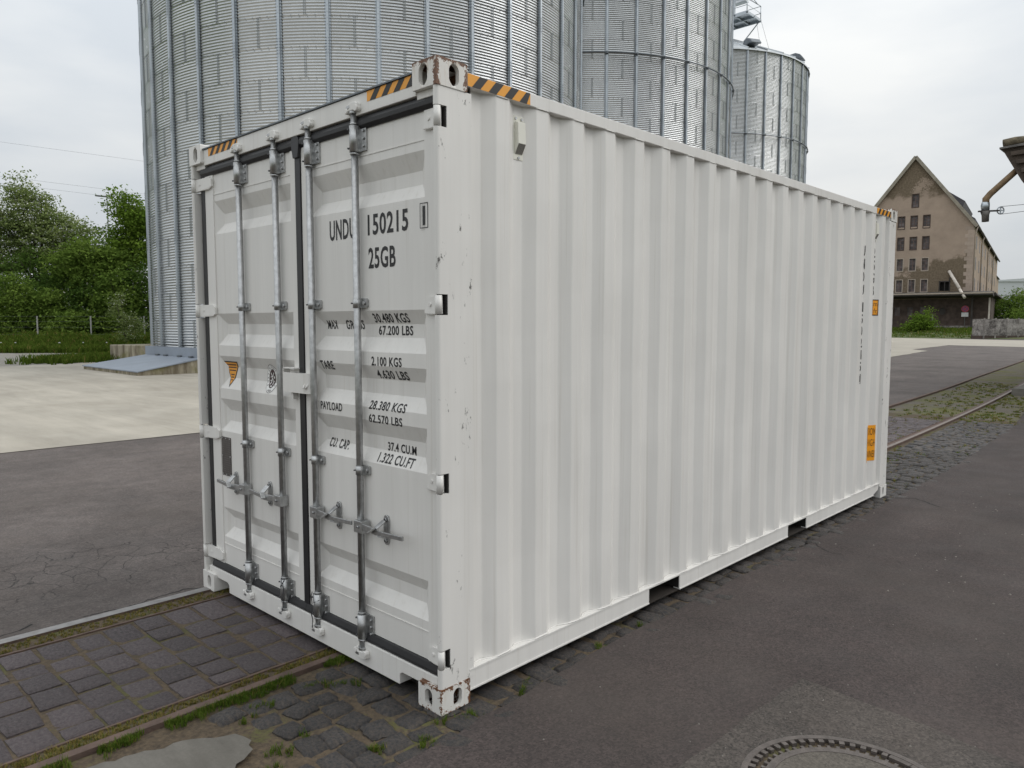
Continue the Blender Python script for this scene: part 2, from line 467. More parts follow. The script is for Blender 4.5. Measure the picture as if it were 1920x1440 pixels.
M['pipe_rust'] = simple('rusty_chute', (0.20, 0.135, 0.075, 1), 0.75, 0.2, 0.4, 6, 0.2, 40)
M['pipe_grey'] = simple('weathered_zinc', (0.17, 0.16, 0.15, 1), 0.6, 0.5, 0.4, 8)
M['wire'] = simple('wire', (0.16, 0.165, 0.17, 1), 0.6, 0.4)
M['post_conc'] = simple('concrete_post', (0.36, 0.36, 0.34, 1), 0.9, 0, 0.15, 4)

# ------------------------------------------------------------------ mesh helper
class MB:
    def __init__(s):
        s.v = []; s.f = []; s.mi = []; s.sm = []
    def poly(s, pts, mi=0, sm=False):
        b = len(s.v)
        s.v += [tuple(p) for p in pts]
        s.f.append(tuple(range(b, b + len(pts)))); s.mi.append(mi); s.sm.append(sm)
    def box(s, x0, x1, y0, y1, z0, z1, mi=0):
        b = len(s.v)
        s.v += [(x0, y0, z0), (x1, y0, z0), (x1, y1, z0), (x0, y1, z0), (x0, y0, z1), (x1, y0, z1), (x1, y1, z1), (x0, y1, z1)]
        for q in ((0, 3, 2, 1), (4, 5, 6, 7), (0, 1, 5, 4), (1, 2, 6, 5), (2, 3, 7, 6), (3, 0, 4, 7)):
            s.f.append(tuple(b + i for i in q)); s.mi.append(mi); s.sm.append(False)
        return s
    def bar(s, p0, p1, w, h, mi=0, up=(0, 0, 1)):
        p0, p1 = Vector(p0), Vector(p1)
        d = (p1 - p0).normalized(); u = Vector(up)
        if abs(d.dot(u)) > 0.98: u = Vector((1, 0, 0))
        a = d.cross(u).normalized(); c = a.cross(d)
        b = len(s.v)
        for p in (p0, p1):
            for i, j in ((-1, -1), (1, -1), (1, 1), (-1, 1)):
                s.v.append(tuple(p + a * (i * w / 2) + c * (j * h / 2)))
        for q in ((0, 1, 2, 3), (7, 6, 5, 4), (0, 4, 5, 1), (1, 5, 6, 2), (2, 6, 7, 3), (3, 7, 4, 0)):
            s.f.append(tuple(b + i for i in q)); s.mi.append(mi); s.sm.append(False)
        return s
    def tube(s, pts, r, n=10, mi=0, caps=True):
        pts = [Vector(p) for p in pts]
        rs = r if isinstance(r, (list, tuple)) else [r] * len(pts)
        b = len(s.v); prev = None
        for i, p in enumerate(pts):
            d = (pts[min(i + 1, len(pts) - 1)] - pts[max(i - 1, 0)]).normalized()
            if prev is None:
                u = Vector((0, 0, 1)) if abs(d.z) < 0.9 else Vector((1, 0, 0))
                a = d.cross(u).normalized()
            else:
                a = (prev - d * prev.dot(d)).normalized()
            prev = a; c = d.cross(a)
            for k in range(n):
                t = 2 * math.pi * k / n
                s.v.append(tuple(p + (a * math.cos(t) + c * math.sin(t)) * rs[i]))
        for i in range(len(pts) - 1):
            for k in range(n):
                q = (b + i * n + k, b + i * n + (k + 1) % n, b + (i + 1) * n + (k + 1) % n, b + (i + 1) * n + k)
                s.f.append(q); s.mi.append(mi); s.sm.append(True)
        if caps:
            s.f.append(tuple(b + k for k in reversed(range(n)))); s.mi.append(mi); s.sm.append(False)
            e = b + (len(pts) - 1) * n
            s.f.append(tuple(e + k for k in range(n))); s.mi.append(mi); s.sm.append(False)
        return s
    def prism(s, poly, fn0, fn1, mi=0):
        """poly of 2-D points, fn maps a 2-D point to 3-D at each end"""
        a = [fn0(*p) for p in poly]; c = [fn1(*p) for p in poly]
        n = len(poly); b = len(s.v)
        s.v += [tuple(p) for p in a] + [tuple(p) for p in c]
        s.f.append(tuple(b + i for i in reversed(range(n)))); s.f.append(tuple(b + n + i for i in range(n)))
        s.mi += [mi, mi]; s.sm += [False, False]
        for i in range(n):
            j = (i + 1) % n
            s.f.append((b + i, b + j, b + n + j, b + n + i)); s.mi.append(mi); s.sm.append(False)
        return s
    def mesh(s, name, mats, smooth=False, weld=False, bevel=None):
        me = bpy.data.meshes.new(name)
        me.from_pydata(s.v, [], s.f)
        for m in (mats if isinstance(mats, (list, tuple)) else [mats]):
            me.materials.append(M[m])
        me.polygons.foreach_set('material_index', s.mi)
        me.polygons.foreach_set('use_smooth', [True] * len(s.f) if smooth else s.sm)
        if weld or bevel:
            bm = bmesh.new(); bm.from_mesh(me)
            bmesh.ops.remove_doubles(bm, verts=bm.verts, dist=1e-5)
            bmesh.ops.recalc_face_normals(bm, faces=bm.faces)
            if bevel:
                es = [e for e in bm.edges if len(e.link_faces) == 2 and e.calc_face_angle(0) > R(30)]
                bmesh.ops.bevel(bm, geom=es, offset=bevel, segments=2, profile=0.5, affect='EDGES', clamp_overlap=True)
            bm.to_mesh(me); bm.free()
        me.update()
        return me
    def build(s, name, mats, parent=None, smooth=False, weld=False, bevel=None):
        return link(name, s.mesh(name, mats, smooth, weld, bevel), parent)

def link(name, me, parent=None):
    o = bpy.data.objects.new(name, me)
    col.objects.link(o)
    o.parent = parent
    return o
def tag(o, label=None, cat=None, group=None, kind=None):
    if label: o['label'] = label
    if cat: o['category'] = cat
    if group: o['group'] = group
    if kind: o['kind'] = kind
    return o
def thing(name, label, cat, loc=(0, 0, 0), group=None):
    o = link(name, None)
    o.location = loc
    return tag(o, label, cat, group)
def box_part(name, mat, parent, x0, x1, y0, y1, z0, z1, bevel=None):
    return MB().box(x0, x1, y0, y1, z0, z1).build(name, mat, parent, bevel=bevel)

# ================================================================== SETTING
def sheet(name, pts, z, mat, wobble=0.0, step=0.25, kind='structure', parent=None, seed=1, hole=None):
    rnd = random.Random(seed)
    out = []
    n = len(pts)
    for i in range(n):
        a = Vector(pts[i]); b = Vector(pts[(i + 1) % n])
        L = (b - a).length
        k = max(1, min(60, int(L / step))) if wobble else 1
        for j in range(k):
            p = a.lerp(b, j / k)
            if wobble and j:
                nrm = Vector((-(b - a).y, (b - a).x)).normalized()
                p = p + nrm * rnd.uniform(-wobble, wobble)
            out.append((p.x, p.y, z))
    if hole:
        hx, hy, hr = hole
        area = sum(out[i][0] * out[(i + 1) % len(out)][1] - out[(i + 1) % len(out)][0] * out[i][1] for i in range(len(out)))
        k0 = min(range(len(out)), key=lambda i: (out[i][0] - hx) ** 2 + (out[i][1] - hy) ** 2)
        a0 = math.atan2(out[k0][1] - hy, out[k0][0] - hx); sg = -1 if area > 0 else 1
        circ = [(hx + hr * math.cos(a0 + sg * 2 * math.pi * i / 64), hy + hr * math.sin(a0 + sg * 2 * math.pi * i / 64), z) for i in range(65)]
        out = out[:k0 + 1] + circ + out[k0:]
    me = bpy.data.meshes.new(name)
    bm = bmesh.new()
    vs = [bm.verts.new(p) for p in out]
    f = bm.faces.new(vs)
    f.normal_update()
    if f.normal.z < 0: f.normal_flip()
    bmesh.ops.triangulate(bm, faces=[f])
    bm.to_mesh(me); bm.free()
    me.materials.append(M[mat])
    o = link(name, me, parent)
    if kind: o['kind'] = kind
    return o

g = MB()
g.poly([(-2500, -1500, -0.06), (2500, -1500, -0.06), (2500, 3000, -0.06), (-2500, 3000, -0.06)])
tag(g.build('ground', 'ground'), kind='structure')
sheet('asphalt_yard', [(-14.5, -40), (-2.43, -40), (-2.43, 9), (-2.60, 13), (-3.4, 24), (-4.6, 40), (-7.0, 64), (-14.5, 70)], -0.020, 'asphalt_l', 0.02, 0.3)
sheet('concrete_yard', [(-9.63, -40), (-9.64, 22), (-10.4, 40), (-11.7, 52), (-13.3, 54.4), (-14.2, 67.4), (-8.7, 65.6), (12, 60), (14, 84), (-13.2, 92.5), (-28.2, 99), (-62, 108), (-50, 62), (-36.5, 40), (-36.5, 12), (-34.6, 7.6), (-34.2, 5.6), (-31, -12), (-28, -40)], -0.012, 'conc_yard', 0.05, 1.0, seed=4)
sheet('cross_road', [(-60, 108), (-28.2, 99.2), (-13.2, 92.7), (14, 84.2), (30, 84), (30, 93), (-12, 101.5), (-30, 108), (-60, 118)], -0.028, 'asphalt_r', 0.06, 1.2, seed=8)
sheet('asphalt_road', [(0.10, -9), (14, -9), (14, 62), (-3.2, 66), (-1.3, 30), (-0.9, 20), (-0.15, 13.5), (0.10, 8.5), (0.12, 5.6), (0.11, 3.5), (0.09, 2.0), (0.11, 0.6), (0.16, -0.2), (0.20, -0.9)], 0.004, 'asphalt_r', 0.018, 0.16, seed=3, hole=(1.550, 0.686, 0.402))
sheet('asphalt_patch', [(1.0, -1.2), (0.985, 0.4), (1.03, 1.47), (1.5, 1.43), (1.95, 1.345), (2.6, 1.25), (2.6, -1.2)], 0.008, 'asphalt_p', 0.008, 0.1, seed=5, hole=(1.550, 0.686, 0.402))
sheet('concrete_patch', [(-0.76, -1.9), (-0.72, -1.25), (-0.62, -0.86), (-0.53, -0.715), (-0.43, -0.69), (-0.34, -0.75), (-0.23, -0.93), (-0.10, -1.35), (-0.05, -1.9)], 0.006, 'conc_patch', 0.016, 0.035, seed=6)
sheet('gravel_path', [(-34.2, 5.5), (-34.5, 8.0), (-46, 13.2), (-58, 17.0), (-62, 14.5), (-54, 9.0), (-60, -4), (-36, -10)], -0.03, 'gravel', 0.15, 0.8, seed=9)

# cracks and loose grit
def crack(pts, z, w, parent_name, seed):
    rnd = random.Random(seed); mb = MB(); P = []
    for i in range(len(pts) - 1):
        a, b = Vector(pts[i]), Vector(pts[i + 1]); n = max(2, int((b - a).length / 0.035))
        for k in range(n):
            q = a.lerp(b, k / n); d = (b - a).normalized()
            P.append(q + Vector((-d.y, d.x)) * rnd.uniform(-.014, .014))
    for i in range(len(P) - 1):
        a, b = P[i], P[i + 1]; d = (b - a).normalized(); nn = Vector((-d.y, d.x))
        wa, wb = w * rnd.uniform(.3, 1.0), w * rnd.uniform(.3, 1.0)
        mb.poly([(*(a - nn * wa), z), (*(b - nn * wb), z), (*(b + nn * wb), z), (*(a + nn * wa), z)])
    o = mb.build('crack', 'dark', bpy.data.objects[parent_name])
crack([(0.122, 3.849), (0.309, 3.673), (0.389, 3.675), (0.463, 3.691)], 0.0052, 0.007, 'asphalt_road', 1)
crack([(0.127, 5.955), (0.26, 6.082), (0.41, 5.975), (0.582, 5.814)], 0.0052, 0.012, 'asphalt_road', 2)
crack([(-2.50, -0.72), (-2.47, -0.45), (-2.50, -0.30), (-2.53, -0.10), (-2.44, 0.02)], -0.0188, 0.008, 'asphalt_yard', 3)
crack([(-2.52, -1.20), (-2.55, -1.05), (-2.60, -0.92)], -0.0188, 0.008, 'asphalt_yard', 4)
rnd = random.Random(91); mb = MB()
for i in range(300):
    if i < 170: x, y, z = rnd.uniform(0.15, 2.6), rnd.uniform(-0.6, 7.0), 0.0045
    elif i < 240: x, y, z = rnd.uniform(1.0, 2.1), rnd.uniform(0.1, 1.4), 0.0085
    else: x, y, z = rnd.uniform(-6, -2.6), rnd.uniform(-1.6, 5), -0.0195
    r_ = rnd.uniform(0.0025, 0.0065) * (1 if y < 3 else 1.6)
    a = rnd.uniform(0, 3.1); e = rnd.uniform(.5, 1)
    q = [(x + r_ * math.cos(a + t_) * (e if k % 2 else 1), y + r_ * math.sin(a + t_), z) for k, t_ in enumerate((0, 1.4, 3.0, 4.6))]
    top = (x, y, z + r_ * 0.9)
    for k in range(4): mb.poly([q[k], q[(k + 1) % 4], top])
tag(mb.build('loose_grit', 'grit'), 'pale grit scattered over the asphalt', 'grit', kind='stuff')

# curved track
def xr(y):
    return 0.0 if y < 6 else -0.0017 * y * y + 0.0017 * 36 if y < 26 else -0.0017 * 26 * 26 + 0.0612 - 0.075 * (y - 26)
ys = [-6 + 0.5 * i for i in range(150)]
tb = MB()
for i in range(len(ys) - 1):
    a, b = ys[i], ys[i + 1]
    tb.poly([(xr(a) - 2.5, a, -0.022), (xr(a) + 0.9 if a > 16 else xr(a) + 1.4, a, -0.022), (xr(b) + 0.9 if b > 16 else xr(b) + 1.4, b, -0.022), (xr(b) - 2.5, b, -0.022)], 0 if a < 13.6 else 1)
track = tag(tb.build('track_bed', ['joint', 'moss_bed']), kind='structure')

def ribbon(mb, x0, x1, z0, z1, mi_top=0, mi_side=0, y0=-6, y1=66):
    yy = [y for y in ys if y0 <= y <= y1]
    for i in range(len(yy) - 1):
        a, b = yy[i], yy[i + 1]; da, db = xr(a), xr(b)
        mb.poly([(x0 + da, a, z1), (x1 + da, a, z1), (x1 + db, b, z1), (x0 + db, b, z1)], mi_top)
        mb.poly([(x0 + da, a, z0), (x0 + da, a, z1), (x0 + db, b, z1), (x0 + db, b, z0)], mi_side)
        mb.poly([(x1 + da, a, z1), (x1 + da, a, z0), (x1 + db, b, z0), (x1 + db, b, z1)], mi_side)
t = thing('rail', 'far grooved rail with worn bright top beside the worn asphalt', 'rail', group='embedded rails')
m = MB(); ribbon(m, -2.402, -2.332, -0.03, 0.006, 0, 1, -6, 6); ribbon(m, -2.402, -2.332, -0.05, 0.022, 1, 1, 6, 66); m.build('rail_head', ['rail_top', 'rail_rust'], t)
m = MB(); ribbon(m, -2.331, -2.196, -0.03, -0.009, 0, 0, -6, 14); m.build('groove_fill', 'joint', t)
m = MB(); ribbon(m, -2.195, -2.178, -0.03, -0.004, 0, 0, -6, 14); m.build('guard_bar', 'rail_rust', t)
t = thing('rail', 'near brown rail edged with green grass running under the container door', 'rail', group='embedded rails')
m = MB(); ribbon(m, -0.905, -0.857, -0.03, 0.003, 1, 1, -6, 6); ribbon(m, -0.895, -0.842, -0.05, 0.020, 0, 1, 6, 66); m.build('rail_head', ['rail_pale', 'rail_rust'], t)
m = MB(); ribbon(m, -1.00, -0.897, -0.03, -0.0085, 0, 0, 6, 50); m.build('flange_groove', 'rail_rust', t)
m = MB(); ribbon(m, -0.993, -0.906, -0.03, -0.010, 0, 0, -6, 14); m.build('groove_fill', 'joint', t)
m = MB(); ribbon(m, -1.008, -0.994, -0.03, -0.002, 0, 0, -6, 14); m.build('guard_bar', 'rail_rust', t)

# ---- setts and cobbles, one by one
def block_meshes(prefix, mat, n, irregular, dome, seed, k=4):
    rnd = random.Random(seed); out = []
    for i in range(n):
        mb = MB()
        cor = [(-0.5 + rnd.uniform(0, irregular), -0.5 + rnd.uniform(0, irregular)), (0.5 - rnd.uniform(0, irregular), -0.5 + rnd.uniform(0, irregular)),
               (0.5 - rnd.uniform(0, irregular), 0.5 - rnd.uniform(0, irregular)), (-0.5 + rnd.uniform(0, irregular), 0.5 - rnd.uniform(0, irregular))]
        grid = {}
        tilt = (rnd.uniform(-1, 1), rnd.uniform(-1, 1))
        for a in range(k + 1):
            for b in range(k + 1):
                u, w = a / k, b / k
                # squeeze outer ring for a rounded shoulder
                x = (cor[0][0] * (1 - u) + cor[1][0] * u) * (1 - w) + (cor[3][0] * (1 - u) + cor[2][0] * u) * w
                y = (cor[0][1] * (1 - u) + cor[1][1] * u) * (1 - w) + (cor[3][1] * (1 - u) + cor[2][1] * u) * w
                e = max(abs(u - .5), abs(w - .5)) * 2
                corner = abs(u - .5) * abs(w - .5) * 4
                sh = 1 - 0.10 * irregular * 4 * max(0, corner - 0.4)
                z = dome * (1 - e ** 2.2) + rnd.uniform(-1, 1) * dome * 0.35 + 0.12 * dome * (tilt[0] * x + tilt[1] * y) * 4
                if e > 0.99:
                    z = -dome * 0.9 + rnd.uniform(-.3, .3) * dome
                    x += rnd.uniform(-1, 1) * irregular * 0.22; y += rnd.uniform(-1, 1) * irregular * 0.22
                elif e > 0.4:
                    x *= 1.28; y *= 1.28
                    x = max(min(x, 0.46), -0.46); y = max(min(y, 0.46), -0.46)
                grid[a, b] = (x * sh, y * sh, z)
        base = len(mb.v)
        idx = {}
        for key, p in grid.items():
            idx[key] = len(mb.v); mb.v.append(p)
        for a in range(k):
            for b in range(k):
                mb.f.append((idx[a, b], idx[a + 1, b], idx[a + 1, b + 1], idx[a, b + 1])); mb.mi.append(0); mb.sm.append(True)
        ring = [(a, 0) for a in range(k)] + [(k, b) for b in range(k)] + [(a, k) for a in range(k, 0, -1)] + [(0, b) for b in range(k, 0, -1)]
        low = []; rim = []
        for key in ring:
            x, y, z = grid[key]; rim.append(len(mb.v)); mb.v.append((x, y, z)); low.append(len(mb.v)); mb.v.append((x * 1.02, y * 1.02, -0.05))
        for i2 in range(len(ring)):
            j2 = (i2 + 1) % len(ring)
            mb.f.append((rim[i2], low[i2], low[j2], rim[j2])); mb.mi.append(0); mb.sm.append(False)
        out.append(mb.mesh(prefix, mat))
    return out
m = MB(); ribbon(m, -2.177, -1.009, -0.03, -0.0120, 0, 0, -6, 13.5); m.build('sett_bedding', 'joint', track)
m = MB(); ribbon(m, -0.841, 0.16, -0.03, -0.0165, 0, 0, -6, 13.5); m.build('cobble_bedding', 'joint', track)
rnd = random.Random(21)
sett_me = block_meshes('sett', 'sett', 12, 0.06, 0.0042, 3, 5)
count = 0
y = -1.75
row = 0
while y < 13.2:
    if 0.25 < y < 5.7:
        y += 0.170; row += 1; continue
    pitch = 0.170
    x = -2.165 + (rnd.uniform(0, 0.12))
    first = True
    while x < -1.02:
        L = rnd.uniform(0.15, 0.25)
        x1 = min(x + L, -1.015)
        if -1.015 - x1 < 0.11: x1 = -1.015
        if first: x0 = -2.168; first = False
        else: x0 = x
        o = link('sett', rnd.choice(sett_me), track)
        o.location = ((x0 + x1) / 2 + xr(y), y + pitch / 2 + rnd.uniform(-.006, .006), -0.006 + rnd.uniform(-.005, .005))
        o.scale = (x1 - x0 - .007 + rnd.uniform(-.006, .003), pitch - 0.007 + rnd.uniform(-.006, .003), 1)
        o.rotation_euler = (rnd.uniform(-.02, .02), rnd.uniform(-.02, .02), rnd.uniform(-.03, .03))
        count += 1
        x = x1
    y += pitch; row += 1

cob_me = block_meshes('cobblestone', 'cobble', 14, 0.15, 0.0085, 9, 5)
rnd = random.Random(33)
rows = []
y = -1.9
while y < 13.4:
    pitch = rnd.uniform(0.130, 0.160)
    x = -0.80 + rnd.uniform(0, 0.05)
    while x < 0.13:
        L = rnd.uniform(0.12, 0.20)
        cx, cy = x + L / 2, y + pitch / 2 + rnd.uniform(-.015, .015)
        x += L
        if y > 0.25 and y < 5.85 and cx < -0.16: continue
        if cy < -0.62 and -0.86 < cx < -0.02 and cy < -0.62 - 1.2 * max(0, abs(cx + 0.44) - 0.20): continue
        rows.append((cx, cy, L, pitch))
    y += pitch
rows.sort(key=lambda q: (q[0] - CAM.x) ** 2 + (q[1] - CAM.y) ** 2)
rest = MB()
for i, (cx, cy, L, pt) in enumerate(rows):
    me = rnd.choice(cob_me)
    g_ = 0.004 if cy > -0.5 or cx < -0.5 else 0.016
    loc = Vector((cx + xr(cy), cy, -0.006 + rnd.uniform(-.008, .006)))
    rot = Matrix.Rotation(rnd.uniform(-.16, .16), 4, 'Z') @ Matrix.Rotation(rnd.uniform(-.07, .07), 4, 'X') @ Matrix.Rotation(rnd.uniform(-.07, .07), 4, 'Y')
    scl = ((L - g_) * 1.10, (pt - g_) * 1.10, 1)
    if i < 290:
        o = link('cobblestone', me, track)
        o.location = loc; o.rotation_euler = rot.to_euler(); o.scale = scl
    else:
        mw = Matrix.Translation(loc) @ rot @ Matrix.Diagonal((*scl, 1))
        b = len(rest.v)
        rest.v += [tuple(mw @ v.co) for v in me.vertices]
        for p in me.polygons:
            rest.f.append(tuple(b + q for q in p.vertices)); rest.mi.append(0); rest.sm.append(True)
if rest.v:
    tag(rest.build('far_cobblestones', 'cobble', track), kind='stuff')

# ---- grass blades, moss tufts
def blades(name, label, spots, n_each, h, spread, mats, seed, w=0.004, weights=None, parent=None):
    rnd = random.Random(seed); mb = MB()
    for (x, y, z, s_) in spots:
        for _ in range(n_each):
            a = rnd.uniform(0, 6.283); r_ = spread * math.sqrt(rnd.random()) * s_
            bx, by = x + r_ * math.cos(a), y + r_ * math.sin(a)
            hh = h * rnd.uniform(0.45, 1.1) * (0.6 + 0.4 * s_)
            la = rnd.uniform(0, 6.283); le = hh * rnd.uniform(0.2, 0.9)
            dx, dy = math.cos(la) * le, math.sin(la) * le
            px, py = -math.sin(la) * w, math.cos(la) * w
            mi = 0 if (len(mats) == 1 or rnd.random() < (weights or 0.8)) else 1
            mid = (bx + dx * 0.35, by + dy * 0.35, z + hh * 0.65)
            mb.poly([(bx - px, by - py, z), (bx + px, by + py, z), (mid[0] + px * .8, mid[1] + py * .8, mid[2]), (mid[0] - px * .8, mid[1] - py * .8, mid[2])], mi)
            mb.poly([(mid[0] - px * .8, mid[1] - py * .8, mid[2]), (mid[0] + px * .8, mid[1] + py * .8, mid[2]), (bx + dx, by + dy, z + hh)], mi)
    o = mb.build(name, mats, parent)
    return tag(o, label, 'grass', kind='stuff')
rnd = random.Random(5)
sp = []
for i in range(560):
    y = rnd.uniform(-1.75, 0.12); k = math.sin(y * 7.3) + math.sin(y * 17 + 1) * 0.6
    if k < -0.75: continue
    sp.append((-0.846 + abs(rnd.gauss(0, 0.030)), y, -0.012, rnd.uniform(0.5, 1.0)))
for cx, cy in [(-0.64, -0.18), (-0.60, -0.12), (-0.68, -0.25), (-0.55, -0.08), (-0.70, -0.52), (-0.66, -0.48), (-0.02, -0.36), (0.0, -0.35), (0.13, -0.19), (0.10, -0.17), (0.07, 0.09), (0.09, 0.12), (0.03, -0.02), (-0.62, -0.62), (-0.30, -0.66), (-0.26, -0.62), (-0.2, -0.72), (-0.33, -0.5), (0.1, 0.42), (0.08, 0.5), (0.05, 1.1), (0.07, 1.5)]:
    for _ in range(6):
        sp.append((cx + rnd.gauss(0, .018), cy + rnd.gauss(0, .018), -0.015, rnd.uniform(.4, .9)))
blades('grass_tufts', 'short green grass growing beside the near rail and between cobbles', sp, 13, 0.034, 0.017, ['grass', 'grass_dry'], 11, 0.0014, 0.93)
sp = []
for i in range(520):
    y = rnd.uniform(-1.75, 0.1)
    k = math.sin(y * 5.1 + 2) + 0.5 * math.sin(y * 13)
    sp.append((rnd.uniform(-0.988, -0.912), y, -0.011, rnd.uniform(.3, 1.0) * (1 if k > -0.2 else .45)))
for i in range(420):
    y = rnd.uniform(-1.75, 0.1)
    sp.append((rnd.uniform(-2.325, -2.20), y, -0.010, rnd.uniform(.2, .7)))
blades('dry_moss', 'dry yellowish moss and grass filling the rail grooves', sp, 11, 0.022, 0.018, ['grass_dry', 'grass'], 12, 0.0013, 0.8)
sp = []
for i in range(1100):
    y = rnd.uniform(6.2, 24); x = rnd.uniform(-0.84, 0.1 if y < 13 else 0.3) if rnd.random() < .6 else rnd.uniform(-2.2, -1.0)
    n_ = math.sin(x * 5 + y * 1.3) + math.sin(y * 2.1 - x * 3)
    if y < 13 and n_ < 0.35: continue
    sp.append((x + xr(y), y, -0.03, rnd.uniform(.4, 1.0)))
blades('track_grass', 'low grass and moss along the rails behind the container', sp, 16, 0.050, 0.06, ['grass', 'grass_dry'], 13, 0.005, 0.6)
# moss lines in the sett joints
sp = []
for i in range(330):
    y = -1.75 + 0.17 * rnd.randint(0, 10) + rnd.gauss(0, 0.004); x = rnd.uniform(-2.1, -1.03)
    if math.sin(x * 6 + y * 9) + math.sin(x * 2.3 - y * 4) < 0.2: continue
    sp.append((x, y, -0.022, rnd.uniform(.3, .7)))
blades('joint_moss', 'thin moss growing in the joints of the setts', sp, 9, 0.012, 0.012, ['grass_dry', 'grass'], 14, 0.0012, 0.5)

# ================================================================== CONTAINER
CL, CW, CH = 6.058, 2.438, 2.896
box_root = thing('shipping_container', 'white steel shipping container with double doors standing across the rails', 'container')

def stadium(hw, hh, t):
    c, s_ = math.cos(t), math.sin(t)
    k = hh - hw
    if abs(c) > 1e-9:
        r_ = hw / abs(c)
        if abs(r_ * s_) <= k: return r_ * c, r_ * s_
    # circle part
    sg = 1 if s_ > 0 else -1
    b_ = s_ * sg * k
    r_ = b_ + math.sqrt(max(0, b_ * b_ - k * k + hw * hw))
    return r_ * c, r_ * s_
def holed(mb, u0, u1, w0, w1, cu, cw, hw, hh, depth, fn):
    ang = [2 * math.pi * i / 28 for i in range(28)]
    for cu_, cw_ in ((u0, w0), (u1, w0), (u1, w1), (u0, w1)):
        ang.append(math.atan2(cw_ - cw, cu_ - cu) % (2 * math.pi))
    ang = sorted(set(round(a, 6) for a in ang))
    inn, outp = [], []
    for t in ang:
        c, s_ = math.cos(t), math.sin(t)
        r_ = min([((u1 if c > 0 else u0) - cu) / c if abs(c) > 1e-9 else 1e9, ((w1 if s_ > 0 else w0) - cw) / s_ if abs(s_) > 1e-9 else 1e9])
        outp.append((cu + r_ * c, cw + r_ * s_))
        a, b = stadium(hw, hh, t)
        inn.append((cu + a, cw + b))
    n = len(ang)
    for i in range(n):
        j = (i + 1) % n
        mb.poly([fn(*outp[i], 0), fn(*outp[j], 0), fn(*inn[j], 0), fn(*inn[i], 0)])
        mb.poly([fn(*inn[i], 0), fn(*inn[j], 0), fn(*inn[j], depth), fn(*inn[i], depth)])
def casting(sx, sy, top, mat, label=None):
    """sx: 0 right (x=0) / 1 left; sy: 0 door end / 1 far end"""
    W, L, H = 0.162, 0.178, 0.118
    z0 = CH - H if top else 0.0
    mb = MB()
    fx = (lambda u: -u) if sx == 0 else (lambda u: -CW + u)
    fy = (lambda v: v) if sy == 0 else (lambda v: CL - v)
    # end face (u across, w up), side face (v along, w up)
    hw, hh = (0.029, 0.045) if top else (0.026, 0.042)
    holed(mb, 0, W, 0, H, W * 0.55, H * 0.48, hw, hh, 0.022, lambda u, w, d: (fx(u), fy(d), z0 + w))
    holed(mb, 0, L, 0, H, L * 0.56, H * 0.48, hw, hh, 0.022, lambda v, w, d: (fx(d), fy(v), z0 + w))
    P = lambda u, v, w: (fx(u), fy(v), z0 + w)
    mb.poly([P(W, 0, 0), P(W, L, 0), P(W, L, H), P(W, 0, H)])
    mb.poly([P(0, L, 0), P(W, L, 0), P(W, L, H), P(0, L, H)])
    mb.poly([P(0, 0, 0), P(W, 0, 0), P(W, L, 0), P(0, L, 0)])
    mb.poly([P(0, 0, H), P(W, 0, H), P(W, L, H), P(0, L, H)])
    o = mb.build('corner_casting', mat, box_root, weld=True)
    bm = bmesh.new(); bm.from_mesh(o.data)
    es = [e for e in bm.edges if len(e.link_faces) == 2 and e.calc_face_angle(0) > R(60) and e.calc_length() > 0.01]
    bmesh.ops.bevel(bm, geom=es, offset=0.007, segments=2, profile=0.5, affect='EDGES', clamp_overlap=True)
    for f in bm.faces: f.smooth = False
    # finer faces let the edge wear follow the edges
    bmesh.ops.subdivide_edges(bm, edges=[e for e in bm.edges if e.calc_length() > 0.03], cuts=3, use_grid_fill=True)
    bm.to_mesh(o.data); bm.free()
    if label: o['label'] = label
casting(0, 0, True, 'paint_rust', 'rusted and chipped upper corner casting above the right door')
casting(0, 0, False, 'paint_rust_s', 'chipped lower corner casting on the cobbles below the right door')
casting(1, 0, True, 'paint'); casting(1, 0, False, 'paint')
casting(0, 1, True, 'paint_rust_s'); casting(0, 1, False, 'paint')
casting(1, 1, True, 'paint'); casting(1, 1, False, 'paint')

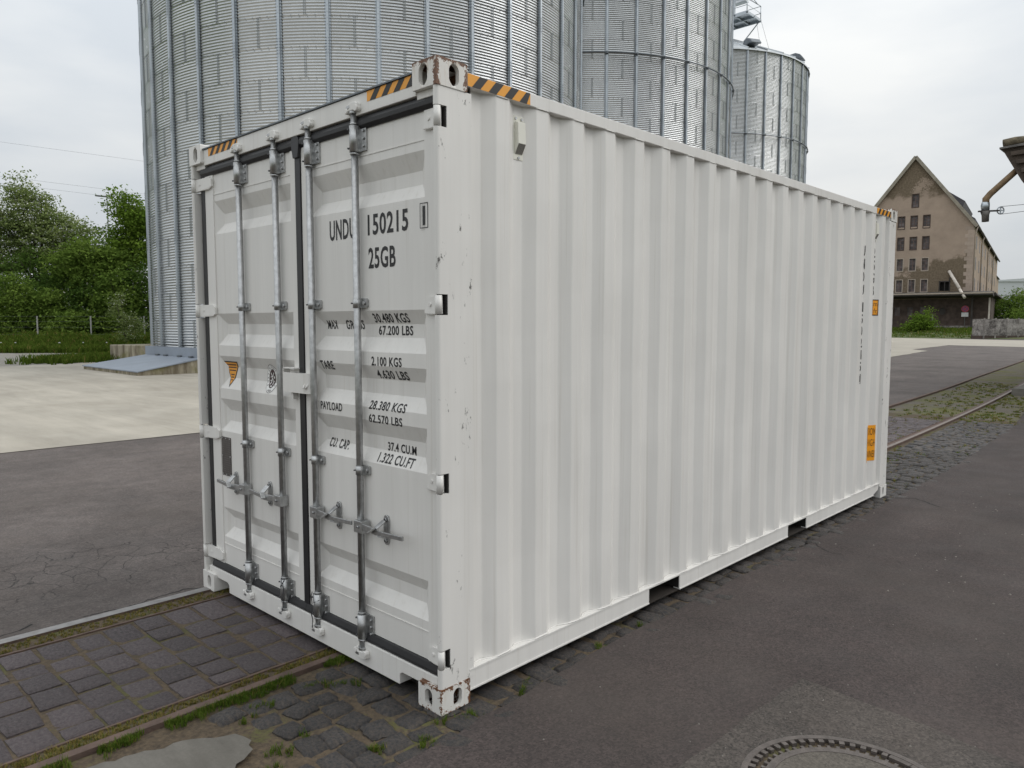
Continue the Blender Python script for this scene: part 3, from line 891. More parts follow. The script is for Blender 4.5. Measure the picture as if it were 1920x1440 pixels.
HZ = [2.652, 1.85, 1.058, 0.252]      # hinge heights
def post(side, far):
    fx = (lambda u: -u) if side == 0 else (lambda u: -CW + u)
    def bx(mb, u0, u1, v0, v1, z0, z1):
        a, b = sorted((fx(u0), fx(u1)))
        if far: v0, v1 = CL - v1, CL - v0
        mb.box(a, b, v0, v1, z0, z1)
    mb = MB()
    z0, z1 = 0.1185, CH - 0.1185
    if far:
        bx(mb, 0.004, 0.10, 0.004, 0.205, z0, z1)
        return mb.build('corner_post', 'paint_chip', box_root, bevel=0.008)
    # rounded front arris, slots for the hinges
    cuts = []
    for h in sorted(HZ): cuts += [(h - 0.045, h + 0.045)]
    zc = z0; secs = []
    for a, b in cuts:
        secs.append((zc, a, False)); secs.append((a, b, True)); zc = b
    secs.append((zc, z1, False))
    for a, b, notch in secs:
        v0 = 0.046 if notch else 0.0
        r_ = 0.016
        if notch:
            pl = [(0.004, 0.060), (0.004, 0.205), (0.034, 0.205), (0.034, 0.060)]
        else:
            pl = [(0.004 + r_ * (1 - math.cos(t)), 0.002 + r_ * (1 - math.sin(t))) for t in [math.pi / 2 * k / 5 for k in range(5, -1, -1)]]
            pl += [(0.004, 0.205), (0.034, 0.205), (0.034, 0.010), (0.026, 0.002)]
        mb.prism(pl, lambda u, v: (fx(u), v, a), lambda u, v: (fx(u), v, b))
    # inner leg of the post behind the door edge
    bx(mb, 0.0341, 0.085, 0.105, 0.16, z0, z1)
    o = mb.build('corner_post', 'paint_chip', box_root, weld=False)
    for h in (HZ if side == 0 else []):
        hr = MB(); bx(hr, 0.036, 0.044, 0.044, 0.100, h - 0.045, h + 0.045); bx(hr, 0.008, 0.0355, 0.052, 0.0595, h - 0.044, h + 0.044)  # near-black plates painted in for the shade inside the hinge slots
        hr.build('hinge_slot_shade', 'dark', box_root)
    if side == 0: o['label'] = 'scuffed corner post with hinge slots beside the right door'
    return o
post(0, False); post(1, False); post(0, True); post(1, True)

# side panel profile: ridge at x=-0.006, recess 36 mm deep
RS, RP, RW, RSL = 0.364, 0.2784, 0.085, 0.068
def side_profile():
    pts = [(0.200, 0.0), (0.226, 1.0)]
    for k in range(20):
        s_ = RS + RP * k
        pts += [(s_ - RSL, 1.0), (s_, 0.0), (s_ + RW, 0.0), (s_ + RW + RSL - 0.004, 1.0)]
    pts += [(5.835, 1.0), (5.856, 0.0)]
    return pts
SP = side_profile()
def side_depth(y):
    for i in range(len(SP) - 1):
        a, b = SP[i], SP[i + 1]
        if a[0] <= y <= b[0]:
            return a[1] + (b[1] - a[1]) * (y - a[0]) / max(1e-9, b[0] - a[0])
    return 0.0
def side_x(y): return -0.007 - 0.036 * side_depth(y)
for sgn in (0, 1):
    mb = MB(); NZ = 12
    for i in range(len(SP) - 1):
        for k in range(NZ):
            za, zb = 0.158 + (2.815 - 0.158) * k / NZ, 0.158 + (2.815 - 0.158) * (k + 1) / NZ
            xa, xb = (-0.007 - 0.036 * SP[i][1], -0.007 - 0.036 * SP[i + 1][1])
            if sgn: xa, xb = -CW - xa, -CW - xb
            mb.poly([(xa, SP[i][0], za), (xb, SP[i + 1][0], za), (xb, SP[i + 1][0], zb), (xa, SP[i][0], zb)])
    o = mb.build('side_panel', 'paint', box_root, weld=True)
    bm = bmesh.new(); bm.from_mesh(o.data)
    es = [e for e in bm.edges if len(e.link_faces) == 2 and e.calc_face_angle(0) > R(10)]
    bmesh.ops.bevel(bm, geom=es, offset=0.005, segments=2, profile=0.5, affect='EDGES')
    # slight hand-pressed waviness of the sheet
    rr = random.Random(3)
    for v in bm.verts:
        v.co.x += 0.0012 * math.sin(v.co.z * 5.1 + v.co.y * 2.3) + 0.0008 * math.sin(v.co.z * 11 + v.co.y * 9)
    for f in bm.faces: f.smooth = False
    bm.to_mesh(o.data); bm.free()

def side_rail_parts(sgn):
    fx = (lambda u: -u) if sgn == 0 else (lambda u: -CW + u)
    def bx(name, u0, u1, v0, v1, z0, z1, bev=0.003):
        a, b = sorted((fx(u0), fx(u1)))
        return box_part(name, 'paint', box_root, a, b, v0, v1, z0, z1, bev)
    bx('top_side_rail', 0.003, 0.063, 0.1785, CL - 0.1785, 2.806, 2.866)
    # bottom rail: channel with fork pockets
    mb = MB()
    segs = [(0.1785, 1.683), (2.035, 3.682), (4.045, 5.690)]
    for a, b in segs:
        for u0, u1, z0, z1 in ((0.006, 0.012, 0.062, 0.150), (0.003, 0.050, 0.054, 0.062)):
            xa, xb = sorted((fx(u0), fx(u1)))
            mb.box(xa, xb, a, b, z0, z1)
    xa, xb = sorted((fx(0.002), fx(0.055)))
    mb.box(xa, xb, 0.1785, CL - 0.1785, 0.150, 0.158)
    # bevelled stub near the far casting
    mb.prism([(5.690, 0.054), (5.690, 0.150), (CL - 0.1785, 0.150), (CL - 0.21, 0.09)], lambda v, z: (fx(0.014), v, z), lambda v, z: (fx(0.020), v, z))
    # pocket linings, near-black to put the pocket's shade into the colour
    for a, b in ((1.683, 2.035), (3.682, 4.045)):
        xa, xb = sorted((fx(0.012), fx(0.40)))
        for v in (a, b):
            s_ = -1 if v == a else 1
            y0, y1 = sorted((v, v + s_ * 0.006))
            lw = MB(); lw.box(xa, xb, y0, y1, 0.062, 0.149); lw.build('fork_pocket_wall', 'dark', box_root)
    mb.build('bottom_side_rail', 'paint', box_root)
side_rail_parts(0); side_rail_parts(1)
# weld bead between panel and bottom rail
wb = MB(); rr = random.Random(4)
pts = []
yv = 0.22
while yv < 5.83:
    pts.append((side_x(yv) + 0.004, yv, 0.160 + rr.uniform(-.001, .0025))); yv += 0.03
wb.tube(pts, 0.0035, 6); wb.build('weld_bead', 'paint', box_root)
wb = MB(); pts = [(side_x(y_) + 0.003, y_, 2.805) for y_ in [0.22 + 0.03 * i for i in range(187)]]
wb.tube(pts, 0.003, 5); wb.build('weld_bead', 'paint', box_root)

# roof, far end, floor
mb = MB(); n = 29; y0, y1 = 0.08, CL - 0.08
for i in range(n * 4):
    prof = (0, 1, 1, 0)
    a = y0 + (y1 - y0) * i / (n * 4); b = y0 + (y1 - y0) * (i + 1) / (n * 4)
    za, zb = 2.852 + 0.018 * prof[i % 4], 2.852 + 0.018 * prof[(i + 1) % 4]
    mb.poly([(-CW + 0.06, a, za), (-0.06, a, za), (-0.06, b, zb), (-CW + 0.06, b, zb)])
mb.build('roof_panel', 'paint', box_root)
mb = MB(); n = 8
for i in range(n * 4):
    prof = (0, 0, 1, 1); x0, x1 = -CW + 0.10, -0.10
    a = x0 + (x1 - x0) * i / (n * 4); b = x0 + (x1 - x0) * (i + 1) / (n * 4)
    ya, yb = CL - 0.012 - 0.04 * prof[i % 4], CL - 0.012 - 0.04 * prof[(i + 1) % 4]
    mb.poly([(a, ya, 0.15), (b, yb, 0.15), (b, yb, 2.80), (a, ya, 2.80)])
mb.build('end_panel', 'paint', box_root)
box_part('end_top_rail', 'paint', box_root, -CW + 0.163, -0.163, CL - 0.06, CL - 0.005, 2.79, 2.866)
box_part('end_bottom_rail', 'paint', box_root, -CW + 0.163, -0.163, CL - 0.06, CL - 0.005, 0.03, 0.152)
box_part('floor', 'dark', box_root, -CW + 0.05, -0.05, 0.12, CL - 0.07, 0.150, 0.178)
for yv in [0.45 + 0.42 * i for i in range(13)]:
    if 1.6 < yv < 2.1 or 3.6 < yv < 4.1: continue
    box_part('cross_member', 'dark', box_root, -CW + 0.05, -0.05, yv, yv + 0.045, 0.045, 0.150)
for a, b in ((1.676, 1.682), (2.036, 2.042), (3.675, 3.681), (4.046, 4.052)):
    box_part('fork_pocket_wall', 'dark', box_root, -CW + 0.41, -0.41, a, b, 0.05, 0.149)
box_part('fork_pocket_strap', 'primer', box_root, -CW + 0.01, -0.01, 1.684, 2.034, 0.050, 0.056)
box_part('fork_pocket_strap', 'primer', box_root, -CW + 0.01, -0.01, 3.683, 4.044, 0.050, 0.056)
box_part('fork_pocket_top', 'dark', box_root, -CW + 0.02, -0.02, 1.684, 2.034, 0.146, 0.1495)  # pocket tops coloured near-black like the walls, for the shade inside
box_part('fork_pocket_top', 'dark', box_root, -CW + 0.02, -0.02, 3.683, 4.044, 0.146, 0.1495)

# ---- door end frame
mb = MB()
mb.box(-CW + 0.1625, -0.1625, 0.020, 0.10, 2.762, 2.858)
mb.box(-CW + 0.04, -CW + 0.1625, 0.026, 0.10, 2.745, 2.7775)
mb.box(-0.1625, -0.05, 0.026, 0.10, 2.745, 2.7775)
mb.build('door_header', 'paint', box_root, bevel=0.003)
box_part('roof_edge_plate', 'galv_d', box_root, -CW + 0.163, -0.163, 0.012, 0.115, 2.8595, 2.8665)
mb = MB()
NB = [(-2.238, -2.108), (-0.331, -0.204)]
mb.prism([(-CW + 0.1625, 0.094), (-2.108 - 0.02, 0.094), (-2.108, 0.080), (-2.106, 0.030), (-0.333, 0.030), (-0.331, 0.080), (-0.311, 0.094), (-0.1625, 0.094), (-0.1625, 0.119), (-0.051, 0.119), (-0.051, 0.156), (-CW + 0.051, 0.156), (-CW + 0.051, 0.119), (-CW + 0.1625, 0.119)],
         lambda x, z: (x, 0.022, z), lambda x, z: (x, 0.13, z))
mb.build('door_sill', 'paint', box_root, bevel=0.003)
mb = MB()
for a, b in NB:
    mb.box(a - 0.04, b + 0.02, 0.131, 0.140, 0.03, 0.15)
mb.build('sill_backing', 'dark', box_root)

# ---- doors
YO, YD = 0.050, 0.036        # outer flat plane, recess depth
RECZ = [(2.535, 2.456, 2.394, 2.329), (1.831, 1.765, 1.701, 1.630), (1.563, 1.496, 1.424, 1.356), (1.290, 1.215, 1.146, 1.081), (0.579, 0.515, 0.450, 0.385)]
def door_depth(z):
    for a, b, c, d in RECZ:
        if d <= z <= a:
            if z > b: return (a - z) / (a - b)
            if z > c: return 1.0
            return (z - d) / (c - d)
    return 0.0
def door_y(z): return YO + YD * door_depth(z)
DOORS = {'L': (-2.318, -1.213, -2.208, -1.272), 'R': (-1.157, -0.046, -1.084, -0.135)}
door_obj = {}
for key, (x0, x1, rx0, rx1) in DOORS.items():
    mb = MB()
    # stiles and rails (square tube, slightly proud)
    mb.box(x0, rx0, 0.043, 0.095, 0.203, 2.700)
    mb.box(rx1, x1, 0.043, 0.095, 0.203, 2.700)
    zs = [2.700]
    for q in RECZ: zs += list(q)
    zs.append(0.203)
    xs_out = (rx0, rx1); ins = 0.062
    for i in range(len(zs) - 1):
        za, zb = zs[i], zs[i + 1]
        da, db = door_depth(za - 1e-6 if False else za), door_depth(zb)
        fa = [(rx0 + ins * da, YO + YD * da, za), (rx1 - ins * da, YO + YD * da, za)]
        fb = [(rx0 + ins * db, YO + YD * db, zb), (rx1 - ins * db, YO + YD * db, zb)]
        mb.poly([fb[0], fb[1], fa[1], fa[0]])
        if da > 0 or db > 0:      # sloped ends of the recess
            for s_ in (0, 1):
                xe = (rx0, rx1)[s_]
                e = [(xe, YO, zb), (xe, YO, za)]
                q = [e[0], fb[s_], fa[s_], e[1]]
                qq = []
                for p in q:
                    if not qq or (Vector(p) - Vector(qq[-1])).length > 1e-6: qq.append(p)
                if len(qq) > 2 and (Vector(qq[0]) - Vector(qq[-1])).length < 1e-6: qq.pop()
                if len(qq) > 2: mb.poly(qq)
    o = mb.build('door', 'paint', box_root)
    o['label'] = 'left container door with data plate and customs sticker' if key == 'L' else 'right container door with identification lettering'
    door_obj[key] = o
    # lap seams of the header and bottom sheet
    for zz in (2.578, 0.337):
        MB().bar((rx0, YO - 0.001, zz), (rx1, YO - 0.001, zz), 0.004, 0.005).build('sheet_seam', 'paint', o)
    # gasket
    gk = MB()
    if key == 'L':
        gk.box(-2.372, x0, 0.040, 0.10, 0.19, 2.72)
        gk.box(x1, -1.160, 0.036, 0.09, 0.19, 2.71)
    else:
        gk.box(x1, -0.040, 0.050, 0.09, 0.19, 2.72)
    xa, xb = (-2.352, -1.186) if key == 'L' else (-1.1855, -0.045)
    gk.prism([(0.090, 2.700), (0.042, 2.700), (0.027, 2.716), (0.025, 2.735), (0.034, 2.757), (0.090, 2.760)], lambda y, z: (xa, y, z), lambda y, z: (xb, y, z))
    gk.prism([(0.090, 0.157), (0.030, 0.157), (0.026, 0.172), (0.036, 0.202), (0.090, 0.202)], lambda y, z: (xa, y, z), lambda y, z: (xb, y, z))
    if key == 'L':
        gk.prism([(-1.228, 2.735), (-1.215, 2.768), (-1.168, 2.772), (-1.148, 2.742), (-1.154, 2.69), (-1.162, 2.65), (-1.210, 2.65), (-1.220, 2.69)], lambda x, z: (x, 0.024, z), lambda x, z: (x, 0.05, z))
    gk.build('door_gasket', 'rubber', o, bevel=0.002)

# hinges
for key in 'RL':
    fx = (lambda u: -u) if key == 'R' else (lambda u: -CW + u)
    for h in HZ:
        mb = MB()
        mb.tube([(fx(0.018), 0.017, h - 0.041), (fx(0.018), 0.017, h + 0.041)], 0.0155, 14)
        # leaf, tapering towards the door
        pl = [(0.020, -0.040), (0.020, 0.040), (0.095, 0.034), (0.128, 0.012), (0.128, -0.036), (0.09, -0.043)]
        if key == 'L': pl = [(0.020, -0.038), (0.020, 0.038), (0.20, 0.038), (0.235, 0.020), (0.235, -0.022), (0.20, -0.036)]
        mb.prism(pl, lambda u, w: (fx(u), 0.022 if u < .05 else 0.030, h + w), lambda u, w: (fx(u), 0.0425, h + w))
        mb.tube([(fx(0.085), 0.022, h + 0.002), (fx(0.085), 0.040, h + 0.002)], 0.008, 10)
        mb.build('hinge', 'paint_chip', door_obj[key])
        pn = MB()
        pn.tube([(fx(0.018), 0.017, h - 0.0445), (fx(0.018), 0.017, h + 0.0445)], 0.007, 8)
        pn.build('hinge_pin', 'zinc_d', door_obj[key])

# locking bars
BARS = [(-1.826, 'L', -1), (-1.399, 'L', -1), (-1.045, 'R', 1), (-0.633, 'R', 1)]
def bolt(mb, x, y, z, r=0.006, mi=1):
    mb.tube([(x, y, z), (x, y - 0.008, z)], r, 6, mi)
for bi, (bx_, key, dr) in enumerate(BARS):
    d = door_obj[key]; yb = 0.022; rb = 0.0175
    MB().tube([(bx_, yb, 0.125), (bx_, yb, 2.775)], rb, 18).build('locking_bar', 'zinc', d)
    # top and bottom guide housings
    for zc in (2.655, 0.236):
        mb = MB()
        mb.tube([(bx_, yb, zc - 0.062), (bx_, yb, zc + 0.062)], 0.0255, 16)
        mb.tube([(bx_, yb, zc - 0.075), (bx_, yb, zc - 0.066)], 0.023, 16)
        mb.tube([(bx_, yb, zc + 0.066), (bx_, yb, zc + 0.075)], 0.021, 16)
        mb.box(bx_ - 0.026, bx_ + 0.026, yb, YO - 0.001, zc - 0.060, zc + 0.060)
        mb.box(bx_ - 0.028, bx_ + 0.068, 0.040, YO - 0.001, zc - 0.058, zc + 0.058)
        for zz in (-0.036, 0.0, 0.036): bolt(mb, bx_ + 0.050, 0.040, zc + zz, 0.007, 0)
        for zz in (-0.045, 0.045): bolt(mb, bx_ - 0.018, 0.002, zc + zz, 0.0045, 1)
        mb.build('bar_guide', ['zinc', 'zinc_d'], d)
    for zc in (1.867, 1.037):
        mb = MB()
        mb.tube([(bx_, yb, zc - 0.022), (bx_, yb, zc + 0.022)], 0.0215, 16)
        mb.box(bx_ - 0.024, bx_ + 0.024, yb, YO - 0.001, zc - 0.022, zc + 0.022)
        mb.prism([(bx_ - 0.026, -0.022), (bx_ + 0.050, -0.022), (bx_ + 0.058, -0.014), (bx_ + 0.058, 0.018), (bx_ + 0.052, 0.024), (bx_ - 0.026, 0.024)], lambda x, z: (x, 0.036, zc + z), lambda x, z: (x, YO - 0.001, zc + z))
        bolt(mb, bx_ + 0.040, 0.036, zc, 0.010, 0); bolt(mb, bx_ - 0.017, 0.006, zc, 0.004, 1)
        mb.build('bar_clamp', ['zinc', 'zinc_d'], d)
    # cam heads on the bar ends
    for zc, sg in ((2.772, 1), (0.128, -1)):
        mb = MB()
        mb.tube([(bx_, yb, zc), (bx_, yb, zc + sg * 0.014)], 0.024, 12)
        mb.box(bx_ - 0.013, bx_ + 0.013, 0.004, 0.030, min(zc, zc + sg * 0.045), max(zc, zc + sg * 0.045))
        mb.bar((bx_ - 0.026, 0.004, zc + sg * 0.030), (bx_ + 0.020, 0.012, zc + sg * 0.036), 0.020, 0.016)
        mb.tube([(bx_ - 0.026, -0.004, zc + sg * 0.028), (bx_ - 0.026, 0.014, zc + sg * 0.028)], 0.010, 10)
        mb.build('bar_cam', 'zinc', d, bevel=0.002)
    # keepers welded to header and sill
    for zc, sg in ((2.800, 1), (0.096, -1)):
        mb = MB()
        up = [(-0.040, -0.010), (-0.034, 0.012), (-0.014, 0.022), (0.030, 0.022), (0.052, 0.012), (0.056, -0.012), (0.040, -0.024), (0.020, -0.016), (-0.016, -0.014), (-0.028, -0.020)]
        if sg < 0: up = [(x, -z) for x, z in up]
        mb.prism(up, lambda x, z: (bx_ + x * .95 + 0.006, -0.002, zc + z), lambda x, z: (bx_ + x + 0.006, 0.0215, zc + z))
        mb.tube([(bx_ - 0.030, -0.008, zc - 0.014 * sg), (bx_ - 0.030, 0.02, zc - 0.014 * sg)], 0.014, 10)
        mb.tube([(bx_ + 0.046, -0.006, zc - 0.010 * sg), (bx_ + 0.046, 0.02, zc - 0.010 * sg)], 0.016, 10)
        mb.build('cam_keeper', 'paint_chip', box_root, bevel=0.003)
    # handle hub, handle, bracket
    zc = 0.757
    mb = MB()
    mb.box(min(bx_ - 0.02 * dr, bx_ + 0.048 * dr), max(bx_ - 0.02 * dr, bx_ + 0.048 * dr), -0.008, 0.044, zc - 0.032, zc + 0.030)
    bolt(mb, bx_ + 0.020 * dr, -0.008, zc, 0.008, 1)
    mb.build('handle_hub', ['zinc', 'zinc_d'], d, bevel=0.003)
    mb = MB()
    q = [(0.035, 0.004, 0.004), (0.12, -0.004, 0.004), (0.17, -0.006, 0.000), (0.22, -0.010, 0.004), (0.32 if dr < 0 else 0.385, -0.014, 0.014)]
    for i in range(len(q) - 1):
        a, b = q[i], q[i + 1]
        mb.bar((bx_ + dr * a[0], a[1], zc + a[2]), (bx_ + dr * b[0], b[1], zc + b[2]), 0.012, 0.030 - 0.003 * i)
    mb.build('door_handle', 'zinc', d, bevel=0.002)
    mb = MB()
    hx = bx_ + dr * 0.185
    pl = [(-0.020, -0.045), (-0.014, -0.062), (0.0, -0.068), (0.014, -0.062), (0.020, -0.045), (0.022, 0.055), (0.015, 0.075), (0.0, 0.082), (-0.015, 0.075), (-0.022, 0.055)]
    mb.prism(pl, lambda x, z: (hx + x, 0.040, zc + z), lambda x, z: (hx + x, YO - 0.001, zc + z))
    bolt(mb, hx, 0.040, zc + 0.058, 0.012, 1); bolt(mb, hx, 0.040, zc - 0.046, 0.010, 1)
    mb.bar((hx, 0.030, zc + 0.055), (hx - dr * 0.012, -0.014, zc + 0.022), 0.034, 0.008)
    mb.bar((hx - dr * 0.012, -0.014, zc + 0.024), (hx - dr * 0.05, -0.026, zc - 0.004), 0.026, 0.010)
    mb.bar((hx, 0.030, zc - 0.03), (hx + dr * 0.004, -0.004, zc - 0.016), 0.030, 0.008)
    mb.build('handle_catch', ['zinc', 'zinc_d'], d, bevel=0.002)
# hanging safety cables on the two middle bars
for bx_, s_ in ((-1.399, 1), (-1.045, -1)):
    mb = MB(); k = 14
    mb.tube([(bx_ + s_ * (0.014 + 0.012 * math.sin(i / k * 3.1)), -0.006 - 0.004 * math.sin(i), 0.312 - 0.20 * i / k) for i in range(k + 1)], 0.0028, 6)
    mb.tube([(bx_ - s_ * 0.026, 0.012, 0.27), (bx_, -0.006, 0.255), (bx_ + s_ * 0.024, 0.006, 0.300)], 0.0025, 6)
    mb.build('safety_cable', 'zinc_d', door_obj['L' if s_ > 0 else 'R'])

# lock box
mb = MB()
lx0, lx1, lz0, lz1 = -1.312, -1.052, 1.392, 1.512
k = 6; arc = [(lx1 - 0.042 + 0.042 * math.sin(t), -0.004 + 0.042 * (1 - math.cos(t))) for t in [math.pi / 2 * i / k for i in range(k + 1)]]
outer = [(lx0, -0.004)] + arc + [(lx1, 0.042)]
inner = [(lx1 - 0.006, 0.042)] + [(x - 0.005, y + 0.005) for x, y in reversed(arc)] + [(lx0, 0.002)]
mb.prism(outer + inner, lambda x, y: (x, y, lz0), lambda x, y: (x, y, lz1 - 0.012))
mb.box(-1.262, lx1 - 0.046, 0.0025, 0.042, lz1 - 0.020, lz1 - 0.014)
mb.box(lx0 - 0.014, lx0 - 0.008, 0.0, 0.042, lz0 + 0.01, lz1 + 0.012)
mb.box(lx0 - 0.014, -1.205, 0.0, 0.042, lz1 + 0.008, lz1 + 0.014)
mb.tube([(lx1 - 0.045, -0.002, 1.442), (lx1 - 0.036, -0.014, 1.424), (lx1 - 0.026, -0.010, 1.420), (lx1 - 0.018, 0.004, 1.442)], 0.005, 8)
mb.box(-1.262, -1.240, 0.012, 0.042, 1.352, 1.388)
mb.build('lock_box', 'paint', door_obj['R'])

# ---- lettering
def text_faces(s, offset=0.0):
    cu = bpy.data.curves.new('t', 'FONT'); cu.body = s; cu.size = 1.0; cu.offset = offset; cu.resolution_u = 3
    cu.space_character = 1.08
    ob = bpy.data.objects.new('t', cu); col.objects.link(ob)
    dg = bpy.context.evaluated_depsgraph_get(); dg.update()
    me = bpy.data.meshes.new_from_object(ob.evaluated_get(dg))
    vs = [(v.co.x, v.co.y) for v in me.vertices]; fs = [tuple(p.vertices) for p in me.polygons]
    bpy.data.objects.remove(ob); bpy.data.curves.remove(cu); bpy.data.meshes.remove(me)
    return vs, fs
def wrapped(items, breaks_axis, breaks, fn):
    """items: list of (verts2d, faces, mat index, lift); cut at the folds, then lay on the sheet"""
    allm = MB()
    for vs, fs, mi, lift in items:
        bm = bmesh.new()
        bv = [bm.verts.new((a, b, 0)) for a, b in vs]
        for f in fs:
            try: bm.faces.new([bv[i] for i in f])
            except ValueError: pass
        for k in breaks:
            co = (k, 0, 0) if breaks_axis == 0 else (0, k, 0); no = (1, 0, 0) if breaks_axis == 0 else (0, 1, 0)
            bmesh.ops.bisect_plane(bm, geom=bm.verts[:] + bm.edges[:] + bm.faces[:], plane_co=co, plane_no=no, dist=1e-6)
        b = len(allm.v)
        bm.verts.index_update()
        allm.v += [fn(v.co.x, v.co.y, lift) for v in bm.verts]
        for f in bm.faces:
            allm.f.append(tuple(b + v.index for v in f.verts)); allm.mi.append(mi); allm.sm.append(False)
        bm.free()
    return allm
def fit_text(s, x0, x1, z0, z1, offset=0.022, slant=0.0):
    vs, fs = text_faces(s, offset)
    ax = min(v[0] for v in vs); bx = max(v[0] for v in vs)
    ref = text_faces('H0', offset)[0]
    ay = min(v[1] for v in ref); by = max(v[1] for v in ref)
    out = []
    for a, b in vs:
        w = (b - ay) / (by - ay)
        out.append((x0 + (a - ax) / (bx - ax) * (x1 - x0) + slant * w * (z1 - z0), z0 + w * (z1 - z0)))
    return out, fs
ZBR = sorted(z for q in RECZ for z in q)
def on_door(x, z, lift):
    key = 'L' if x < -1.185 else 'R'
    x0, x1, a, b = DOORS[key]
    if x < a or x > b: return (x, 0.043 - 0.0012 - lift, z)
    return (x, door_y(z) - 0.0012 - lift, z)
TXT = [('UNDU', -0.905, -0.680, 2.190, 2.293), ('150215', -0.574, -0.262, 2.192, 2.293), ('25GB', -0.571, -0.358, 2.033, 2.134),
       ('MAX', -0.992, -0.896, 1.739, 1.786), ('GROSS', -0.821, -0.660, 1.739, 1.786), ('30.480 KGS', -0.563, -0.288, 1.772, 1.817), ('67.200 LBS', -0.544, -0.278, 1.712, 1.758),
       ('TARE', -1.024, -0.903, 1.527, 1.574), ('2.100 KGS', -0.560, -0.322, 1.563, 1.608), ('4.630 LBS', -0.545, -0.298, 1.500, 1.543),
       ('PAYLOAD', -1.023, -0.821, 1.313, 1.357), ('28.380 KGS', -0.588, -0.301, 1.347, 1.390), ('62.570 LBS', -0.589, -0.323, 1.281, 1.323),
       ('CU. CAP.', -0.983, -0.801, 1.114, 1.162), ('37.4 CU.M', -0.483, -0.263, 1.147, 1.190), ('1.322 CU.FT', -0.534, -0.256, 1.089, 1.134)]
for s_, x0, x1, z0, z1 in TXT:
    words = [(s_, x0, x1)]
    if ' ' in s_:
        wd = lambda q: (lambda v: max(p[0] for p in v) - min(p[0] for p in v))(text_faces(q, 0.022)[0])
        a, b = s_.split(' '); k = (x1 - x0) / wd(s_)
        words = [(a, x0, x0 + wd(a) * k), (b, x1 - wd(b) * k, x1)]
    for w_, a, b in words:
        vs, fs = fit_text(w_, a, b, z0, z1)
        wrapped([(vs, fs, 0, 0)], 1, ZBR, on_door).build('lettering', 'black', door_obj['R'])
vs, fs = fit_text('1', -0.150, -0.132, 2.203, 2.290, 0.008)
fr = lambda a, b, c, d: ([(a, c), (b, c), (b, d), (a, d)], [(0, 1, 2, 3)])
it = [(vs, fs, 0, 0.008)]
for q in (fr(-0.169, -0.113, 2.299, 2.303), fr(-0.169, -0.113, 2.191, 2.195), fr(-0.169, -0.165, 2.195, 2.299), fr(-0.117, -0.113, 2.195, 2.299)):
    it.append((q[0], q[1], 0, 0.008))
mb = MB()
for vs, fs, mi, lift in it:
    b = len(mb.v); mb.v += [(x, 0.0415, z) for x, z in vs]
    for f in fs: mb.f.append(tuple(b + i for i in f)); mb.mi.append(0); mb.sm.append(False)
mb.build('lettering', 'black', door_obj['R'])

# left door stickers
def grid2d(a, b, c, d, nx, nz):
    vs = [(a + (b - a) * i / nx, c + (d - c) * j / nz) for j in range(nz + 1) for i in range(nx + 1)]
    fs = [(j * (nx + 1) + i, j * (nx + 1) + i + 1, (j + 1) * (nx + 1) + i + 1, (j + 1) * (nx + 1) + i) for j in range(nz) for i in range(nx)]
    return vs, fs
tri = [(-2.189, 1.530), (-2.000, 1.530), (-2.094, 1.366)]
c_ = (sum(p[0] for p in tri) / 3, sum(p[1] for p in tri) / 3)
shr = [(c_[0] + (x - c_[0]) * 0.86, c_[1] + (z - c_[1]) * 0.86) for x, z in tri]
it = [(tri, [(0, 1, 2)], 1, 0), (shr, [(0, 1, 2)], 0, 0.0006)]
for zz, hw in ((1.508, .062), (1.490, .054), (1.472, .045), (1.445, .022), (1.428, .018), (1.412, .012)):
    it.append(([(-2.095 - hw, zz - .0035), (-2.095 + hw, zz - .0035), (-2.095 + hw, zz + .0035), (-2.095 - hw, zz + .0035)], [(0, 1, 2, 3)], 2, 0.0012))
wrapped(it, 1, ZBR, on_door).build('customs_sticker', ['orange', 'black', 'maroon'], door_obj['L'])
def oval(cx, cz, a, b, n=28, bulge=0.0):
    return [(cx + a * math.cos(2 * math.pi * i / n) + bulge * math.sin(2 * math.pi * i / n) ** 2, cz + b * math.sin(2 * math.pi * i / n)) for i in range(n)]
ocx, ocz = -1.592, 1.444
N_ = tuple(range(28))
it = [(oval(ocx, ocz, 0.066, 0.084), [N_], 1, 0), (oval(ocx, ocz, 0.063, 0.081), [N_], 0, 0.0005), (oval(ocx, ocz, 0.038, 0.056), [N_], 1, 0.001)]
for (a, b, c, d, w) in [(-.016, .034, .000, .008, .006), (.000, .008, .016, .036, .005), (.0, .006, -.018, -.034, .007), (.004, .0, .014, -.036, .006), (-.022, .008, -.004, .012, .005), (-.026, -.012, -.008, -.010, .006), (.016, .014, .026, .002, .009), (-.006, -.044, .010, -.044, .008), (.018, -.012, .024, -.02, .006)]:
    p0, p1 = Vector((ocx + a, ocz + b)), Vector((ocx + c, ocz + d)); n_ = Vector((-(p1 - p0).y, (p1 - p0).x)).normalized() * w / 2
    it.append(([tuple(p0 - n_), tuple(p1 - n_), tuple(p1 + n_), tuple(p0 + n_)], [(0, 1, 2, 3)], 0, 0.0015))
word = 'BUREAU VERITAS'
for i, ch in enumerate(word):
    if ch == ' ': continue
    t_ = R(215 - 250 * i / (len(word) - 1))
    vs, fs = text_faces(ch, 0.01)
    cx_, cy_ = (min(v[0] for v in vs) + max(v[0] for v in vs)) / 2, 0.35
    px, pz = ocx + 0.050 * math.cos(t_), ocz + 0.068 * math.sin(t_)
    rot_ = t_ - math.pi / 2
    out = []
    for a, b in vs:
        a, b = (a - cx_) * 0.017, (b - cy_) * 0.017
        out.append((px + a * math.cos(rot_) - b * math.sin(rot_), pz + a * math.sin(rot_) + b * math.cos(rot_)))
    it.append((out, fs, 1, 0.001))
